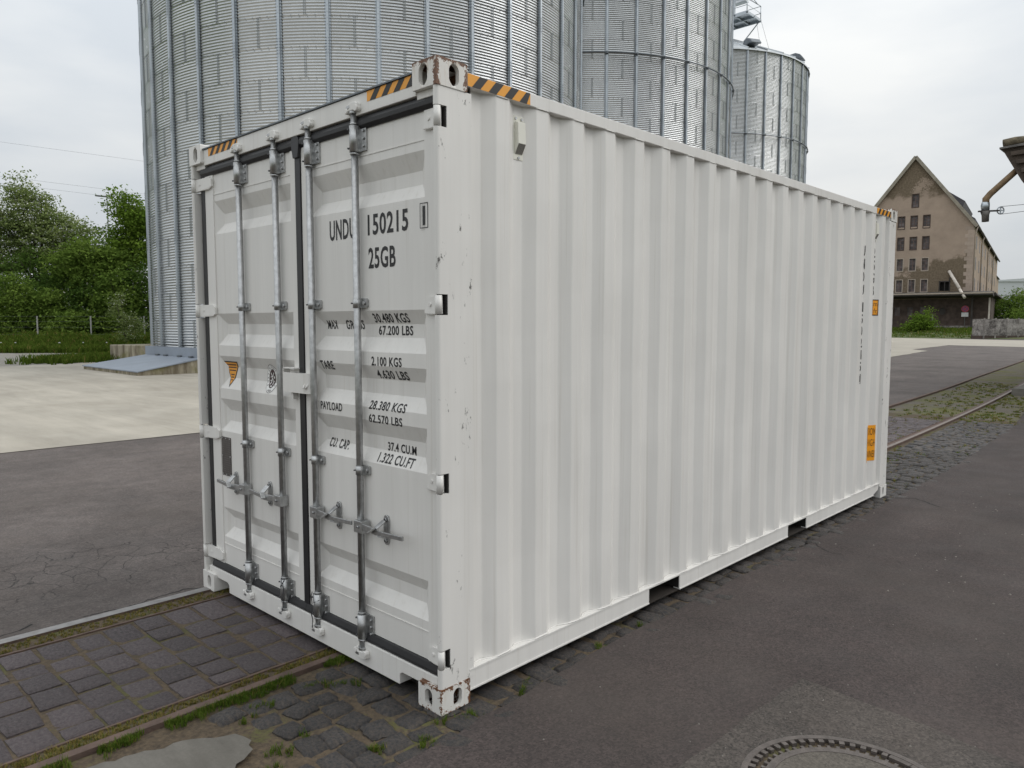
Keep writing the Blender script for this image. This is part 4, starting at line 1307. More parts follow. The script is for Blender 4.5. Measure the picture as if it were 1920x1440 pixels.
vs, fs = fit_text('1828', ocx - 0.020, ocx + 0.018, ocz - 0.075, ocz - 0.063)
it.append((vs, fs, 1, 0.001))
wrapped(it, 1, ZBR, on_door).build('inspection_sticker', ['white_film', 'maroon'], door_obj['L'])
mb = MB()
mb.box(-2.200, -2.078, YO - 0.004, YO - 0.001, 0.792, 1.042)
for x in (-2.190, -2.140, -2.088):
    for z in (0.800, 1.034): mb.tube([(x, YO - 0.003, z), (x, YO - 0.008, z)], 0.005, 6, 1)
for x in (-2.193, -2.085): mb.tube([(x, YO - 0.003, 0.92), (x, YO - 0.008, 0.92)], 0.005, 6, 1)
o = mb.build('data_plate', ['plate', 'zinc'], door_obj['L'])
o['label'] = 'dark riveted data plate with small engraved lines'

# hazard tape
def hazard(parent, n, L0, L1, W0, W1, fn, lean):
    mb = MB(); w = (L1 - L0) / n
    mb.poly([fn(L0, W0, 0.0010), fn(L1, W0, 0.0010), fn(L1, W1, 0.0010), fn(L0, W1, 0.0010)], 0)
    h = (W1 - W0) * lean
    k = 0
    a = L0 + w * 0.25
    while a < L1:
        q = [(a, W0), (a + w * 0.5, W0), (a + w * 0.5 + h, W1), (a + h, W1)]
        q2 = []
        for x, z in q: q2.append((min(max(x, L0), L1), z))
        mb.poly([fn(x, z, 0.0018) for x, z in q2], 1)
        a += w
    return mb.build('hazard_tape', ['orange', 'black'], parent)
hazard(box_root, 4, -0.523, -0.164, 2.810, 2.857, lambda a, b, d: (a, 0.020 - d, b), 0.9)
hazard(box_root, 5, -2.206, -1.820, 2.810, 2.857, lambda a, b, d: (a, 0.020 - d, b), 0.9)
hazard(box_root, 4, 0.182, 0.590, 2.809, 2.863, lambda a, b, d: (-0.003 + d, a, b), 0.9)
hazard(box_root, 4, 5.470, 5.872, 2.809, 2.863, lambda a, b, d: (-0.003 + d, a, b), 0.9)

# side: vents, lettering, labels
for yv in (0.546, 5.556):
    v = MB(); xs_ = -0.043
    v.box(xs_, xs_ + 0.004, yv - 0.036, yv + 0.037, 2.549, 2.755)
    v.prism([(xs_ + 0.004, 2.728), (xs_ + 0.026, 2.722), (xs_ + 0.030, 2.622), (xs_ + 0.004, 2.575)], lambda x, z: (x, yv - 0.026, z), lambda x, z: (x, yv + 0.026, z))
    vo = v.build('vent', 'vent', box_root, bevel=0.002)
    b_ = MB()
    b_.poly([(xs_ + 0.0309, yv - 0.024, 2.6215), (xs_ + 0.0309, yv + 0.024, 2.6215), (xs_ + 0.0068, yv + 0.024, 2.5775), (xs_ + 0.0068, yv - 0.024, 2.5775)])
    b_.build('vent_mesh', 'mesh', vo)
    b_ = MB()
    for y_, z_ in ((yv - 0.020, 2.742), (yv + 0.022, 2.742), (yv, 2.560)):
        b_.tube([(xs_ + 0.004, y_, z_), (xs_ + 0.009, y_, z_)], 0.007, 8)
    b_.build('screw', 'zinc', vo)
YBR = sorted(set(p[0] for p in SP))
def on_side(y, z, lift): return (side_x(y) + 0.0022 + lift, y, z)
def side_text(s_, y0, y1, z0, z1):
    vs, fs = fit_text(s_, y0, y1, z0, z1)
    wrapped([(vs, fs, 0, 0)], 0, YBR, on_side).build('lettering', 'black', box_root)
zt = 2.497; chh, pit = 0.098, 0.121
for i, ch in enumerate('UNDU'): side_text(ch, 5.243, 5.309, zt - pit * i - chh, zt - pit * i)
for i, ch in enumerate('150215'):
    z_ = zt - pit * 4 - 0.045 - pit * i * 0.93
    side_text(ch, 5.250 if ch != '1' else 5.285, 5.309, z_ - chh * .92, z_)
z_ = 1.286
side_text('1', 5.275, 5.296, z_ - 0.075, z_ - 0.008)
it = []
for q in (fr(5.246, 5.309, 1.284, 1.288), fr(5.246, 5.309, 1.198, 1.202), fr(5.246, 5.250, 1.202, 1.284), fr(5.305, 5.309, 1.202, 1.284)): it.append((q[0], q[1], 0, 0))
wrapped(it, 0, YBR, on_side).build('lettering', 'black', box_root)
for i, ch in enumerate('25GB'): side_text(ch, 5.516, 5.585, zt - pit * i - chh, zt - pit * i)
def label(name, y0, y1, z0, z1, lines, mats, border=0.0):
    q = fr(y0, y1, z0, z1); it = []
    if border:
        it.append((q[0], q[1], 1, 0)); q2 = fr(y0 + border, y1 - border, z0 + border, z1 - border); it.append((q2[0], q2[1], 0, 0.0006))
    else: it.append((q[0], q[1], 0, 0))
    for s_, a, b, c, d in lines:
        vs, fs = fit_text(s_, a, b, c, d, -0.004); it.append((vs, fs, 1, 0.0014))
    return wrapped(it, 0, YBR, on_side).build(name, mats, box_root)
label('height_label', 5.460, 5.640, 1.845, 2.000, [('2.9 m', 5.482, 5.625, 1.935, 1.982), ('9.5 ft', 5.482, 5.625, 1.865, 1.912)], ['orange2', 'maroon'], 0.010)
o = label('caution_label', 5.450, 5.676, 0.417, 0.770, [('CAUTION', 5.470, 5.664, 0.672, 0.742), ("9'6\" HIGH", 5.474, 5.663, 0.562, 0.630), ('CONTAINER', 5.464, 5.667, 0.450, 0.518)], ['orange2', 'maroon'])
o['label'] = 'orange caution label at the far end of the long side'

# manhole
mh = thing('manhole_cover', 'round cast iron manhole cover with concrete infill set in an asphalt patch', 'manhole', (1.550, 0.686, 0.010))
mh.scale = (0.965, 0.965, 1)
def ring(mb, r0, r1, z0, z1, n=72, mi=0):
    for i in range(n):
        a, b = 2 * math.pi * i / n, 2 * math.pi * (i + 1) / n
        P = lambda r_, t_, z: (r_ * math.cos(t_), r_ * math.sin(t_), z)
        mb.poly([P(r0, a, z1), P(r1, a, z1), P(r1, b, z1), P(r0, b, z1)], mi)
        mb.poly([P(r1, a, z0), P(r1, b, z0), P(r1, b, z1), P(r1, a, z1)], mi)
        mb.poly([P(r0, b, z0), P(r0, a, z0), P(r0, a, z1), P(r0, b, z1)], mi)
mb = MB(); ring(mb, 0.394, 0.420, -0.05, 0.000)
for i in range(56):
    t_ = 2 * math.pi * i / 56; c, s_ = math.cos(t_), math.sin(t_)
    solid = i % 28 in (10, 11, 12, 13)
    mb.bar((0.368 * c, 0.368 * s_, -0.022), (0.397 * c, 0.397 * s_, -0.022), 0.048 if solid else 0.022, 0.041)
mb.build('frame', 'iron', mh)
mb = MB(); ring(mb, 0.298, 0.330, -0.04, -0.003)
for i in range(56):
    t_ = 2 * math.pi * (i + .5) / 56; c, s_ = math.cos(t_), math.sin(t_)
    mb.bar((0.328 * c, 0.328 * s_, -0.022), (0.350 * c, 0.350 * s_, -0.022), 0.014, 0.034)
mb.build('lid', 'iron', mh)
mb = MB(); mb.poly([(0.299 * math.cos(2 * math.pi * i / 64), 0.299 * math.sin(2 * math.pi * i / 64), -0.005) for i in range(64)])
mb.build('infill', 'lid_conc', mh)
mb2 = MB(); ring(mb2, 0.300, 0.418, -0.055, -0.018); mb2.build('gap_dirt', 'joint', mh)
#@@PART2
# ================================================================== SILOS
SR, RING, NR, ZB, NW = 9.85, 1.05, 22, 0.85, 10
EAVE = ZB + RING * NR
AMP = 0.0155
def sheet_mesh(nseg, narc, bolts):
    mb = MB(); half = R(10.0)
    nz = NW * nseg
    def P(a, z, off=0.0):
        r_ = SR + AMP * math.cos(2 * math.pi * z / (RING / NW)) + off
        return (r_ * math.cos(a), r_ * math.sin(a), z)
    base = 0
    for j in range(nz + 1):
        for i in range(narc + 1):
            a = -half + 2 * half * i / narc
            mb.v.append(P(a, RING * j / nz, 0.002 if i == 0 else 0.0))
    for j in range(nz):
        for i in range(narc):
            q = j * (narc + 1) + i
            mb.f.append((q, q + 1, q + narc + 2, q + narc + 1)); mb.mi.append(0); mb.sm.append(True)
    if bolts:
        def bolt_(a, z, s_=0.0125):
            c, s1 = math.cos(a), math.sin(a); r0 = SR + AMP * math.cos(2 * math.pi * z / (RING / NW)); r1 = r0 + 0.020
            tx, ty = -s1 * s_, c * s_
            q0 = [(r1 * c - tx, r1 * s1 - ty, z - s_), (r1 * c + tx, r1 * s1 + ty, z - s_), (r1 * c + tx, r1 * s1 + ty, z + s_), (r1 * c - tx, r1 * s1 - ty, z + s_)]
            q1 = [(r0 * c - tx, r0 * s1 - ty, z - s_), (r0 * c + tx, r0 * s1 + ty, z - s_), (r0 * c + tx, r0 * s1 + ty, z + s_), (r0 * c - tx, r0 * s1 - ty, z + s_)]
            mb.poly(q0, 1)
            for k in range(4): mb.poly([q1[k], q1[(k + 1) % 4], q0[(k + 1) % 4], q0[k]], 1)
        for k in range(NW * 2):
            z = RING * (k + 0.5) / (NW * 2)
            bolt_(-half + R(0.10 if k % 2 else 0.22), z); bolt_(-half + R(0.42 if k % 2 else 0.54), z)
        for k in range(12):
            a = -half + 2 * half * (k + 0.5) / 12
            bolt_(a, RING - 0.012, 0.013)
    return mb.mesh('wall_sheet', ['galv', 'galv_b'])
SHEET = sheet_mesh(6, 10, True)
SHEET_LOW = sheet_mesh(4, 5, False)
def stiffener_mesh():
    mb = MB(); H = EAVE - ZB
    pl = [(-0.105, 0.024), (-0.105, 0.032), (-0.058, 0.032), (-0.046, 0.095), (0.046, 0.095), (0.058, 0.032), (0.105, 0.032), (0.105, 0.024)]
    mb.prism(pl, lambda t_, n_: (SR + n_, t_, 0), lambda t_, n_: (SR + n_, t_, H))
    z = 0.07; k = 0
    while z < H:
        for t_ in (-0.085, 0.085):
            mb.box(SR + 0.032, SR + 0.050, t_ - 0.013, t_ + 0.013, z - 0.013, z + 0.013, 1)
        if k % 2 == 0: mb.box(SR + 0.095, SR + 0.0965, -0.008, 0.008, z - 0.012, z + 0.012, 1)
        z += RING / NW; k += 1
    for q in range(1, 11):
        zc = q * 2.1
        mb.box(SR + 0.09, SR + 0.101, -0.052, 0.052, zc - 0.28, zc + 0.28)
        for w in range(6):
            for t_ in (-0.034, 0.034):
                zz = zc - 0.24 + w * 0.096
                mb.box(SR + 0.101, SR + 0.115, t_ - 0.011, t_ + 0.011, zz - 0.011, zz + 0.011, 1)
    return mb.mesh('stiffener', ['galv_s', 'galv_d'])
STIFF = stiffener_mesh()
def silo(name, label, cx, cy, phase, vis_a, vis_z, ring_z):
    root = thing(name, label, 'silo', (cx, cy, ZB), 'grain silos')
    rest = MB()
    for r_ in range(NR):
        for s_ in range(18):
            a = phase + 5 + 20 * s_ + (10 if r_ % 2 == 0 else 0)    # left seam of a sheet lies mid-bay
            mid = (a + 10 + 180) % 360 - 180
            z = r_ * RING
            if vis_a[0] <= mid <= vis_a[1] and vis_z[0] <= z + ZB <= vis_z[1]:
                o = link('wall_sheet', SHEET, root)
                o.location = (0, 0, z); o.rotation_euler = (0, 0, R(mid))
            else:
                c, s1 = math.cos(R(mid)), math.sin(R(mid)); b = len(rest.v)
                rest.v += [(v.co.x * c - v.co.y * s1, v.co.x * s1 + v.co.y * c, v.co.z + z) for v in SHEET_LOW.vertices]
                for p in SHEET_LOW.polygons:
                    rest.f.append(tuple(b + q for q in p.vertices)); rest.mi.append(0); rest.sm.append(True)
    tag(rest.build('far_wall_sheets', 'galv', root), kind='stuff')
    for k in range(36):
        o = link('stiffener', STIFF, root); o.rotation_euler = (0, 0, R(phase + 10 * k))
    # wind ring
    mb = MB(); n = 108
    mb.tube([((SR + 0.17) * math.cos(2 * math.pi * i / n), (SR + 0.17) * math.sin(2 * math.pi * i / n), ring_z - ZB) for i in range(n + 1)], 0.045, 8, caps=False)
    for k in range(36):
        a = R(phase + 10 * k); c, s1 = math.cos(a), math.sin(a)
        mb.bar(((SR + 0.08) * c, (SR + 0.08) * s1, ring_z - ZB - 0.02), ((SR + 0.23) * c, (SR + 0.23) * s1, ring_z - ZB - 0.02), 0.10, 0.12)
    mb.build('wind_ring', 'galv_d', root)
    # roof
    mb = MB(); H = EAVE - ZB; n = 72; top = SR * math.tan(R(27))
    for i in range(n):
        a, b = 2 * math.pi * i / n, 2 * math.pi * (i + 1) / n
        ro, ri = SR + 0.16, 0.6
        z0, z1 = H + 0.02, H + 0.02 + (ro - ri) * math.tan(R(27))
        mb.poly([(ro * math.cos(a), ro * math.sin(a), z0), (ro * math.cos(b), ro * math.sin(b), z0), (ri * math.cos(b), ri * math.sin(b), z1), (ri * math.cos(a), ri * math.sin(a), z1)])
        mb.poly([(ro * math.cos(a), ro * math.sin(a), z0 - 0.10), (ro * math.cos(b), ro * math.sin(b), z0 - 0.10), (ro * math.cos(b), ro * math.sin(b), z0), (ro * math.cos(a), ro * math.sin(a), z0)])
    rf = mb.build('roof', 'galv_roof', root)
    rib = MB(); ro, ri = SR + 0.18, 0.6
    rib.bar((ro, 0, H + 0.06), (ri, 0, H + 0.06 + (ro - ri) * math.tan(R(27))), 0.06, 0.13)
    rme = rib.mesh('roof_rib', 'galv_roof')
    for k in range(36):
        o = link('roof_rib', rme, rf); o.rotation_euler = (0, 0, R(phase + 10 * k))
    hood = MB()
    hx = SR - 0.9; hz = H + 0.25 + 0.9 * math.tan(R(27)) - 0.15
    hood.prism([(-0.55, 0.0), (-0.55, 0.25), (-0.30, 0.55), (0.15, 0.62), (0.55, 0.45), (0.80, 0.15), (0.80, 0.02), (0.5, 0.10)], lambda u, w: (hx + u, -0.48, hz + w), lambda u, w: (hx + u, 0.48, hz + w))
    hme = hood.mesh('roof_vent', 'galv_d', bevel=0.06)
    for k in range(9):
        o = link('roof_vent', hme, rf); o.rotation_euler = (0, 0, R(phase + 5 + 40 * k))
    return root
silo('grain_silo', 'nearest and widest corrugated steel grain silo right behind the container', -27.656, 19.802, 5.3, (-125, 32), (0, 14.5), 16.9)
silo('grain_silo', 'middle corrugated steel grain silo with dark wind ring near its visible top', -30.795, 39.765, 6.2, (-70, 32), (5, 21.5), 16.9)
silo('grain_silo', 'farthest grain silo showing its conical roof with vent hoods', -35.116, 62.189, 4.65, (-62, 32), (8, 30), 17.25)

# service catwalk on the farthest silo
cw = thing('catwalk', 'steel service platform with railings above the farthest silo roof', 'catwalk', (-32.0, 60.2, 28.0))
fl = MB()
fl.box(-4.0, 3.6, -1.3, 1.3, 0, 0.06)
for x in (-3.9, -2.6, -1.3, 0.0, 1.2, 2.4, 3.5): fl.box(x, x + 0.10, -1.3, 1.3, -0.14, 0.0)
for y_ in (-1.3, -0.05, 1.2): fl.box(-4.0, 3.6, y_, y_ + 0.10, -0.20, -0.001)
fl.build('floor', 'galv_s', cw)
rl = MB()
for x in (3.55, 2.3, 1.0, -0.4, -1.8):
    for y_ in (-1.27, 1.27): rl.tube([(x, y_, 0.06), (x, y_, 1.15)], 0.035, 6)
for z in (0.55, 1.15):
    rl.tube([(-4, -1.27, z), (3.55, -1.27, z), (3.55, 1.27, z), (-4, 1.27, z)], 0.03, 6)
rl.build('railing', 'galv_s', cw)
hz_ = MB()
hz_.box(-3.4, 1.5, -0.75, 0.55, 1.15, 2.3); hz_.box(1.5, 2.9, -0.35, 0.30, 1.35, 1.85)
hz_.build('conveyor_housing', 'galv_roof', cw)
ps = MB()
ps.bar((2.3, -1.2, 0.0), (2.3, -1.2, 3.4), 0.22, 0.22); ps.bar((-3.0, -1.2, 0.0), (-3.0, -1.2, 3.4), 0.22, 0.22)
ps.build('mast', 'galv_s', cw)
br = MB()
for a, b in (((3.5, 1.2, -0.1), (1.2, 1.4, -2.1)), ((0.4, -1.2, -0.1), (0.4, -1.2, -1.5)), ((0.6, 1.2, -0.1), (-0.3, 1.2, -1.7)), ((-2.5, 0.5, -0.1), (-2.5, 1.2, -0.3))):
    br.tube([a, b], 0.05, 6)
br.tube([(2.6, -1.2, 1.8), (3.55, 1.2, 1.15)], 0.03, 5); br.tube([(2.4, -1.2, 3.2), (3.55, 0.6, 1.15)], 0.03, 5)
br.build('brace', 'galv_s', cw)
mo = MB(); mo.tube([(0.6, -0.6, 0.3), (1.9, -0.7, 0.85)], 0.28, 10); mo.build('motor', 'galv_d', cw)
gy = MB()
gy.tube([(3.6, 1.2, 0.0), (4.3, 2.3, -3.6)], 0.012, 4); gy.tube([(3.2, 1.2, 0.0), (3.5, 2.0, -3.4)], 0.012, 4)
gy.build('guy_wire', 'wire', cw)

# foundations
def foundation(cx, cy, label, rad, block=False, n=40):
    mb = MB()
    P = [(rad * math.cos(2 * math.pi * i / n), rad * math.sin(2 * math.pi * i / n)) for i in range(n)]
    mb.prism(P, lambda x, y: (x, y, -0.05), lambda x, y: (x, y, ZB - 0.06))
    o = mb.build('silo_foundation', 'conc_moss', None, bevel=0.04)
    o.location = (cx, cy, 0)
    if block:
        b_ = MB(); b_.prism([(-8.95, -9.15), (-5.4, -8.3), (-5.4, 2), (-9.4, 2)], lambda x, y: (x, y, -0.05), lambda x, y: (x, y, ZB - 0.10))
        b_.build('side_block', 'conc_moss', o, bevel=0.04)
    m2 = MB(); k = 72
    m2.prism([((SR + 0.16) * math.cos(2 * math.pi * i / k), (SR + 0.16) * math.sin(2 * math.pi * i / k)) for i in range(k)], lambda x, y: (x, y, ZB - 0.06), lambda x, y: (x, y, ZB + 0.01))
    m2.build('base_ring', 'conc_moss', o)
    return tag(o, label, 'foundation', 'silo foundations')
foundation(-27.656, 19.802, 'mossy concrete foundation under the nearest silo beside the ramp', 10.05, True)
foundation(-30.795, 39.765, 'concrete foundation under the middle silo hidden behind the container', 10.2)
foundation(-35.116, 62.189, 'concrete foundation under the farthest silo hidden behind the container', 10.3)

# ramp
rp = thing('ramp', 'low ramp with blue grey steel deck on concrete beside the silo base', 'ramp', (-24.6, 7.5, 0))
mb = MB()
mb.prism([(0.0, -0.02), (0.0, 0.10), (2.15, 0.47), (2.9, 0.47), (2.9, -0.02)], lambda y, z: (-5.35 + .25 * y, y, z), lambda y, z: (0.25, y, z))
mb.build('concrete_side', 'conc_moss', rp)
mb = MB()
mb.prism([(-0.04, 0.10), (-0.04, 0.135), (2.15, 0.515), (2.15, 0.474)], lambda y, z: (-5.40 + 0.25 * y, y, z), lambda y, z: (0.30, y, z))
mb.build('deck_plate', 'ramp_blue', rp)
mb = MB(); mb.box(-4.9, 0.30, 2.17, 2.21, 0.475, 0.86); mb.box(-4.9, 0.30, 2.21, 2.9, 0.82, 0.86)
mb.build('upstand_plate', 'ramp_blue', rp)
mb = MB()
for x in (-3.7, -2.9, -1.6, -0.6): mb.box(x, x + 0.28, 2.08, 2.16, 0.515, 0.57)
mb.build('hinge_lug', 'galv_d', rp)
bl = MB(); bl.box(-0.12, 0.12, -0.08, 0.08, 0, 0.10); bl.box(-0.10, -0.05, -0.06, 0.06, 0.10, 0.22); bl.box(0.02, 0.09, -0.05, 0.05, 0.10, 0.18)
o = bl.build('floor_bracket', 'rail_rust'); o.location = (-22.3, 9.1, -0.012)
tag(o, 'small rusty steel bracket on the concrete beside the ramp', 'bracket')

# ================================================================== LEFT: bank, fence, trees
F2 = Vector((math.sin(YAW), math.cos(YAW))); R2 = Vector((math.cos(YAW), -math.sin(YAW)))
def ld(L, D): return (CAM.x + L * R2.x + D * F2.x, CAM.y + L * R2.y + D * F2.y)
def sstep(a, b, t):
    t = min(1, max(0, (t - a) / (b - a))); return t * t * (3 - 2 * t)
def bank_z(L, D): return 0.75 * sstep(46, 53, D) + 2.6 * sstep(54, 78, D) + 0.08 * math.sin(L * 0.8 + D) * sstep(46, 52, D) - 0.04
mb = MB(); nl, nd = 40, 30
idx = {}
for i in range(nl + 1):
    for j in range(nd + 1):
        L, D = -110 + 93 * i / nl, 45 + 75 * (j / nd) ** 1.4
        x, y = ld(L, D); idx[i, j] = len(mb.v); mb.v.append((x, y, bank_z(L, D)))
for i in range(nl):
    for j in range(nd):
        mb.f.append((idx[i, j], idx[i + 1, j], idx[i + 1, j + 1], idx[i, j + 1])); mb.mi.append(0); mb.sm.append(True)
tag(mb.build('grass_bank', 'bank'), kind='structure')

def lpos(px_l, D, z=None):
    x, y = ld(px_l, D); return (x, y, bank_z(px_l, D) if z is None else z)
fn_ = thing('wire_fence', 'grey post and wire fence along the foot of the green bank', 'fence', lpos(-29.5, 52))
for k in range(-5, 5):
    L = -29.12 + 3.70 * k
    if L > -22: continue
    x, y = ld(L, 52); bx_, by_, bz_ = lpos(-29.5, 52)
    p = MB(); p.bar((x - bx_, y - by_, bank_z(L, 52) - bz_ - 0.1), (x - bx_, y - by_, 1.62), 0.075, 0.075)
    p.build('post', 'post_conc', fn_)
w = MB()
for z in (0.35, 0.85, 1.25, 1.6):
    a, b = ld(-50, 52), ld(-21, 52)
    w.tube([(a[0] - bx_, a[1] - by_, z), (b[0] - bx_, b[1] - by_, z)], 0.004, 4)
w.build('wire', 'wire', fn_)

def crown(lobes, n_leaf, size, mats, seed, frac=0.0, clump=16, flat=0.5):
    """leaf clumps scattered through ellipsoid lobes, denser towards the outside"""
    rnd = random.Random(seed); mb = MB()
    vol = [a * b * c for (_, _, _, a, b, c) in lobes]; tot = sum(vol)
    for (cx, cy, cz, ra, rb, rc), vv in zip(lobes, vol):
        nc = max(4, int(n_leaf * (vv / tot) / clump))
        for _ in range(nc):
            while True:
                d = Vector((rnd.gauss(0, 1), rnd.gauss(0, 1), rnd.gauss(0, 1)))
                if d.length > 1e-3: break
            d.normalize()
            rr_ = rnd.random() ** 0.28 * rnd.uniform(0.82, 1.10)
            c = Vector((cx + d.x * ra * rr_, cy + d.y * rb * rr_, cz + d.z * rc * rr_))
            cs = size * rnd.uniform(1.6, 3.6)
            flower = rnd.random() < frac and d.z > -0.35 and rr_ > 0.6
            for k in range(clump):
                o_ = Vector((rnd.gauss(0, 1) * cs, rnd.gauss(0, 1) * cs, rnd.gauss(0, flat) * cs)) * 0.6
                p = c + o_
                s_ = size * rnd.uniform(0.55, 1.25)
                nrm = Vector((rnd.gauss(0, 0.7), rnd.gauss(0, 0.7), 0.35 + rnd.random())).normalized()
                u = nrm.orthogonal().normalized(); u = Matrix.Rotation(rnd.uniform(0, 6.28), 3, nrm) @ u
                v = nrm.cross(u)
                mi = 1 if (flower and k % 2 == 0) else 0
                if mi: s_ *= 0.75
                mb.poly([p - u * s_ * 0.55, p + v * s_ * 0.30, p + u * s_ * 0.55, p - v * s_ * 0.30], mi)
    return mb
def tree(name, label, base, lobes, n_leaf, size, mats, seed, cat='tree', group=None, frac=0.0, trunk=0.16, flat=0.5):
    """lobes given in (sideways, depth, height) metres from the base"""
    root = thing(name, label, cat, base, group)
    conv = []
    for (l, d, z, a, b, c) in lobes:
        conv.append((l * R2.x + d * F2.x, l * R2.y + d * F2.y, z, a, b, c))
    crown(conv, n_leaf, size, mats, seed, frac, flat=flat).build('crown', mats, root)
    tk = MB(); rnd = random.Random(seed + 1)
    zmin = min(q[2] for q in conv)
    fork = (0.1, 0.0, max(0.4, zmin * 0.45))
    tk.tube([(0, 0, -0.4), (0.03, 0.02, fork[2] * .5), fork], [trunk * 1.3, trunk * 1.1, trunk], 8)
    for (x, y, z, a, b, c) in conv:
        mid = ((x + fork[0]) * 0.45, (y + fork[1]) * 0.45, fork[2] + (z - fork[2]) * 0.55)
        tk.tube([fork, mid, (x, y, z + c * 0.3)], [trunk * 0.7, trunk * 0.45, trunk * 0.15], 6)
        for _ in range(3):
            q = (x + rnd.uniform(-.7, .7) * a, y + rnd.uniform(-.7, .7) * b, z + rnd.uniform(-.2, .9) * c)
            tk.tube([mid, ((mid[0] + q[0]) / 2, (mid[1] + q[1]) / 2, (mid[2] + q[2]) / 2 + 0.2), q], [trunk * 0.3, trunk * 0.2, trunk * 0.06], 5)
    tk.build('trunk', 'bark', root)
    return root
# L in metres to the right of the view axis at that depth: (px-960)/1405.7*D
def Lp(px, D): return (px - 960) / 1405.7 * D
G_T = 'trees on the bank'
tree('flowering_tree', 'tall loose crowned tree with whitish blossom left of the silos', lpos(Lp(85, 66), 66),
     [(-1.0, 0, 9.0, 2.5, 2.6, 2.3), (-1.4, 0, 11.2, 1.3, 1.4, 1.6), (-3.3, .5, 8.0, 2.2, 2.2, 1.9), (1.7, 0, 8.0, 2.2, 2.2, 1.5), (3.8, 0, 7.6, 1.5, 1.6, 0.9), (0.6, 0, 6.2, 3.0, 2.4, 1.6), (-2.6, 0, 5.4, 2.6, 2.2, 1.7), (2.9, 0, 5.6, 2.0, 2.0, 1.4), (0.3, 0, 10.2, 1.3, 1.2, .9)],
     26000, 0.24, ['leaf_grey', 'blossom'], 41, group=G_T, frac=0.34, flat=0.28)
tree('broadleaf_tree', 'upright bright green tree touching the left edge of the nearest silo', lpos(Lp(248, 61), 61),
     [(-0.2, 0, 9.9, 1.1, 1.2, 1.4), (0.5, 0, 8.9, 1.4, 1.2, 1.2), (0.9, 0, 8.0, 1.2, 1.2, 1.3), (-0.8, 0, 7.6, 1.1, 1.1, 0.8), (0.3, 0, 6.2, 1.8, 1.8, 1.4), (1.6, 0, 9.0, 1.2, 1.2, 1.2)],
     11000, 0.26, ['leaf_bright', 'leaf_mid'], 42, group=G_T, flat=0.4)
tree('broadleaf_tree', 'lower yellowish green tree between the flowering tree and the upright tree', lpos(Lp(178, 59), 59),
     [(0, 0, 6.0, 1.9, 1.8, 1.3), (-1.6, 0, 5.2, 1.6, 1.6, 1.2), (1.6, 0, 5.4, 1.6, 1.6, 1.2), (0, 0, 4.2, 2.5, 1.8, 1.4)],
     12000, 0.25, ['leaf_mid', 'leaf_bright'], 43, group=G_T, flat=0.35)
tree('broadleaf_tree', 'reddish leaved tree at the left edge of the picture', lpos(Lp(-18, 78), 78),
     [(0, 0, 10.5, 1.7, 1.7, 2.2), (-1.5, 0, 8.5, 2.0, 2.0, 2.0)], 2600, 0.26, ['leaf_red', 'leaf_grey'], 44, group=G_T)
tree('broadleaf_tree', 'dark green tree mass outside the left edge behind the fence', lpos(Lp(-90, 64), 64),
     [(0, 0, 8, 3, 3, 3.4), (1.5, 0, 5, 3, 2.5, 2.5)], 6000, 0.27, ['leaf_dark', 'leaf_mid'], 45, group=G_T)
G_B = 'bushes behind the fence'
for k, (px, D, w_, h_, mat, lab, sd_) in enumerate([
        (30, 56, 2.3, 4.6, 'leaf_mid', 'rounded mid green bush at the far left behind the fence', 51),
        (100, 57, 2.2, 3.6, 'leaf_mid', 'broad green bush behind the first fence post', 52),
        (118, 60, 2.6, 5.2, 'leaf_dark', 'dark green bush below the flowering tree', 53),
        (172, 57.5, 1.9, 4.0, 'leaf_dark', 'dark bush behind the middle fence post', 54),
        (222, 57, 2.0, 4.9, 'leaf_mid', 'green bush left of the silo wall behind the pale shrub', 55),
        (268, 58, 1.9, 5.4, 'leaf_dark', 'dark green bush partly hidden by the silo', 56),
        (-40, 57, 2.3, 3.8, 'leaf_dark', 'dark bush just outside the left edge', 57),
        (62, 63, 3.0, 6.6, 'leaf_dark', 'tall dark bush in the shade under the flowering tree', 58),
        (205, 63, 2.6, 6.4, 'leaf_dark', 'tall dark bush behind the yellowish green tree', 59),
        (140, 55.5, 1.4, 1.9, 'leaf_mid', 'low green bush close to the wire fence', 60),
        (0, 72, 3.6, 8.5, 'leaf_dark', 'deep shaded thicket behind the bushes at the far left', 62),
        (110, 74, 3.8, 9.0, 'leaf_dark', 'deep shaded thicket behind the flowering tree', 63),
        (190, 71, 3.4, 8.2, 'leaf_dark', 'deep shaded thicket behind the yellowish green tree', 64),
        (262, 70, 3.2, 8.6, 'leaf_dark', 'deep shaded thicket right beside the silo wall', 65)]):
    fr_ = 0.10 if k in (3, 5) else 0.0
    tree('bush', lab, lpos(Lp(px, D), D), [(0, 0, h_ * .55, w_ * .85, w_ * .8, h_ * .42), (-w_ * .5, -.3, h_ * .36, w_ * .6, w_ * .6, h_ * .32), (w_ * .5, -.3, h_ * .34, w_ * .6, w_ * .6, h_ * .32), (w_ * .1, -.2, h_ * .85, w_ * .5, w_ * .5, h_ * .17), (0, -.5, h_ * .18, w_ * .9, w_ * .6, h_ * .18)],
         7000, 0.23, [mat, 'blossom' if fr_ else 'leaf_mid'], sd_, 'bush', G_B, frac=fr_, trunk=0.08, flat=0.45)
tree('shrub', 'slender pale leaved shrub in front of the fence beside the silo foundation', lpos(Lp(236, 49.5), 49.5),
     [(-0.5, 0, 2.5, .5, .5, .7), (0.2, 0, 1.7, .7, .6, .6), (0.9, 0, 1.3, .7, .6, .5), (-0.2, 0, 3.2, .3, .3, .5), (0.2, 0, 0.6, 1.2, .6, .45)], 2300, 0.13, ['leaf_grey', 'blossom'], 61, 'shrub', frac=0.3, trunk=0.03, flat=0.6)
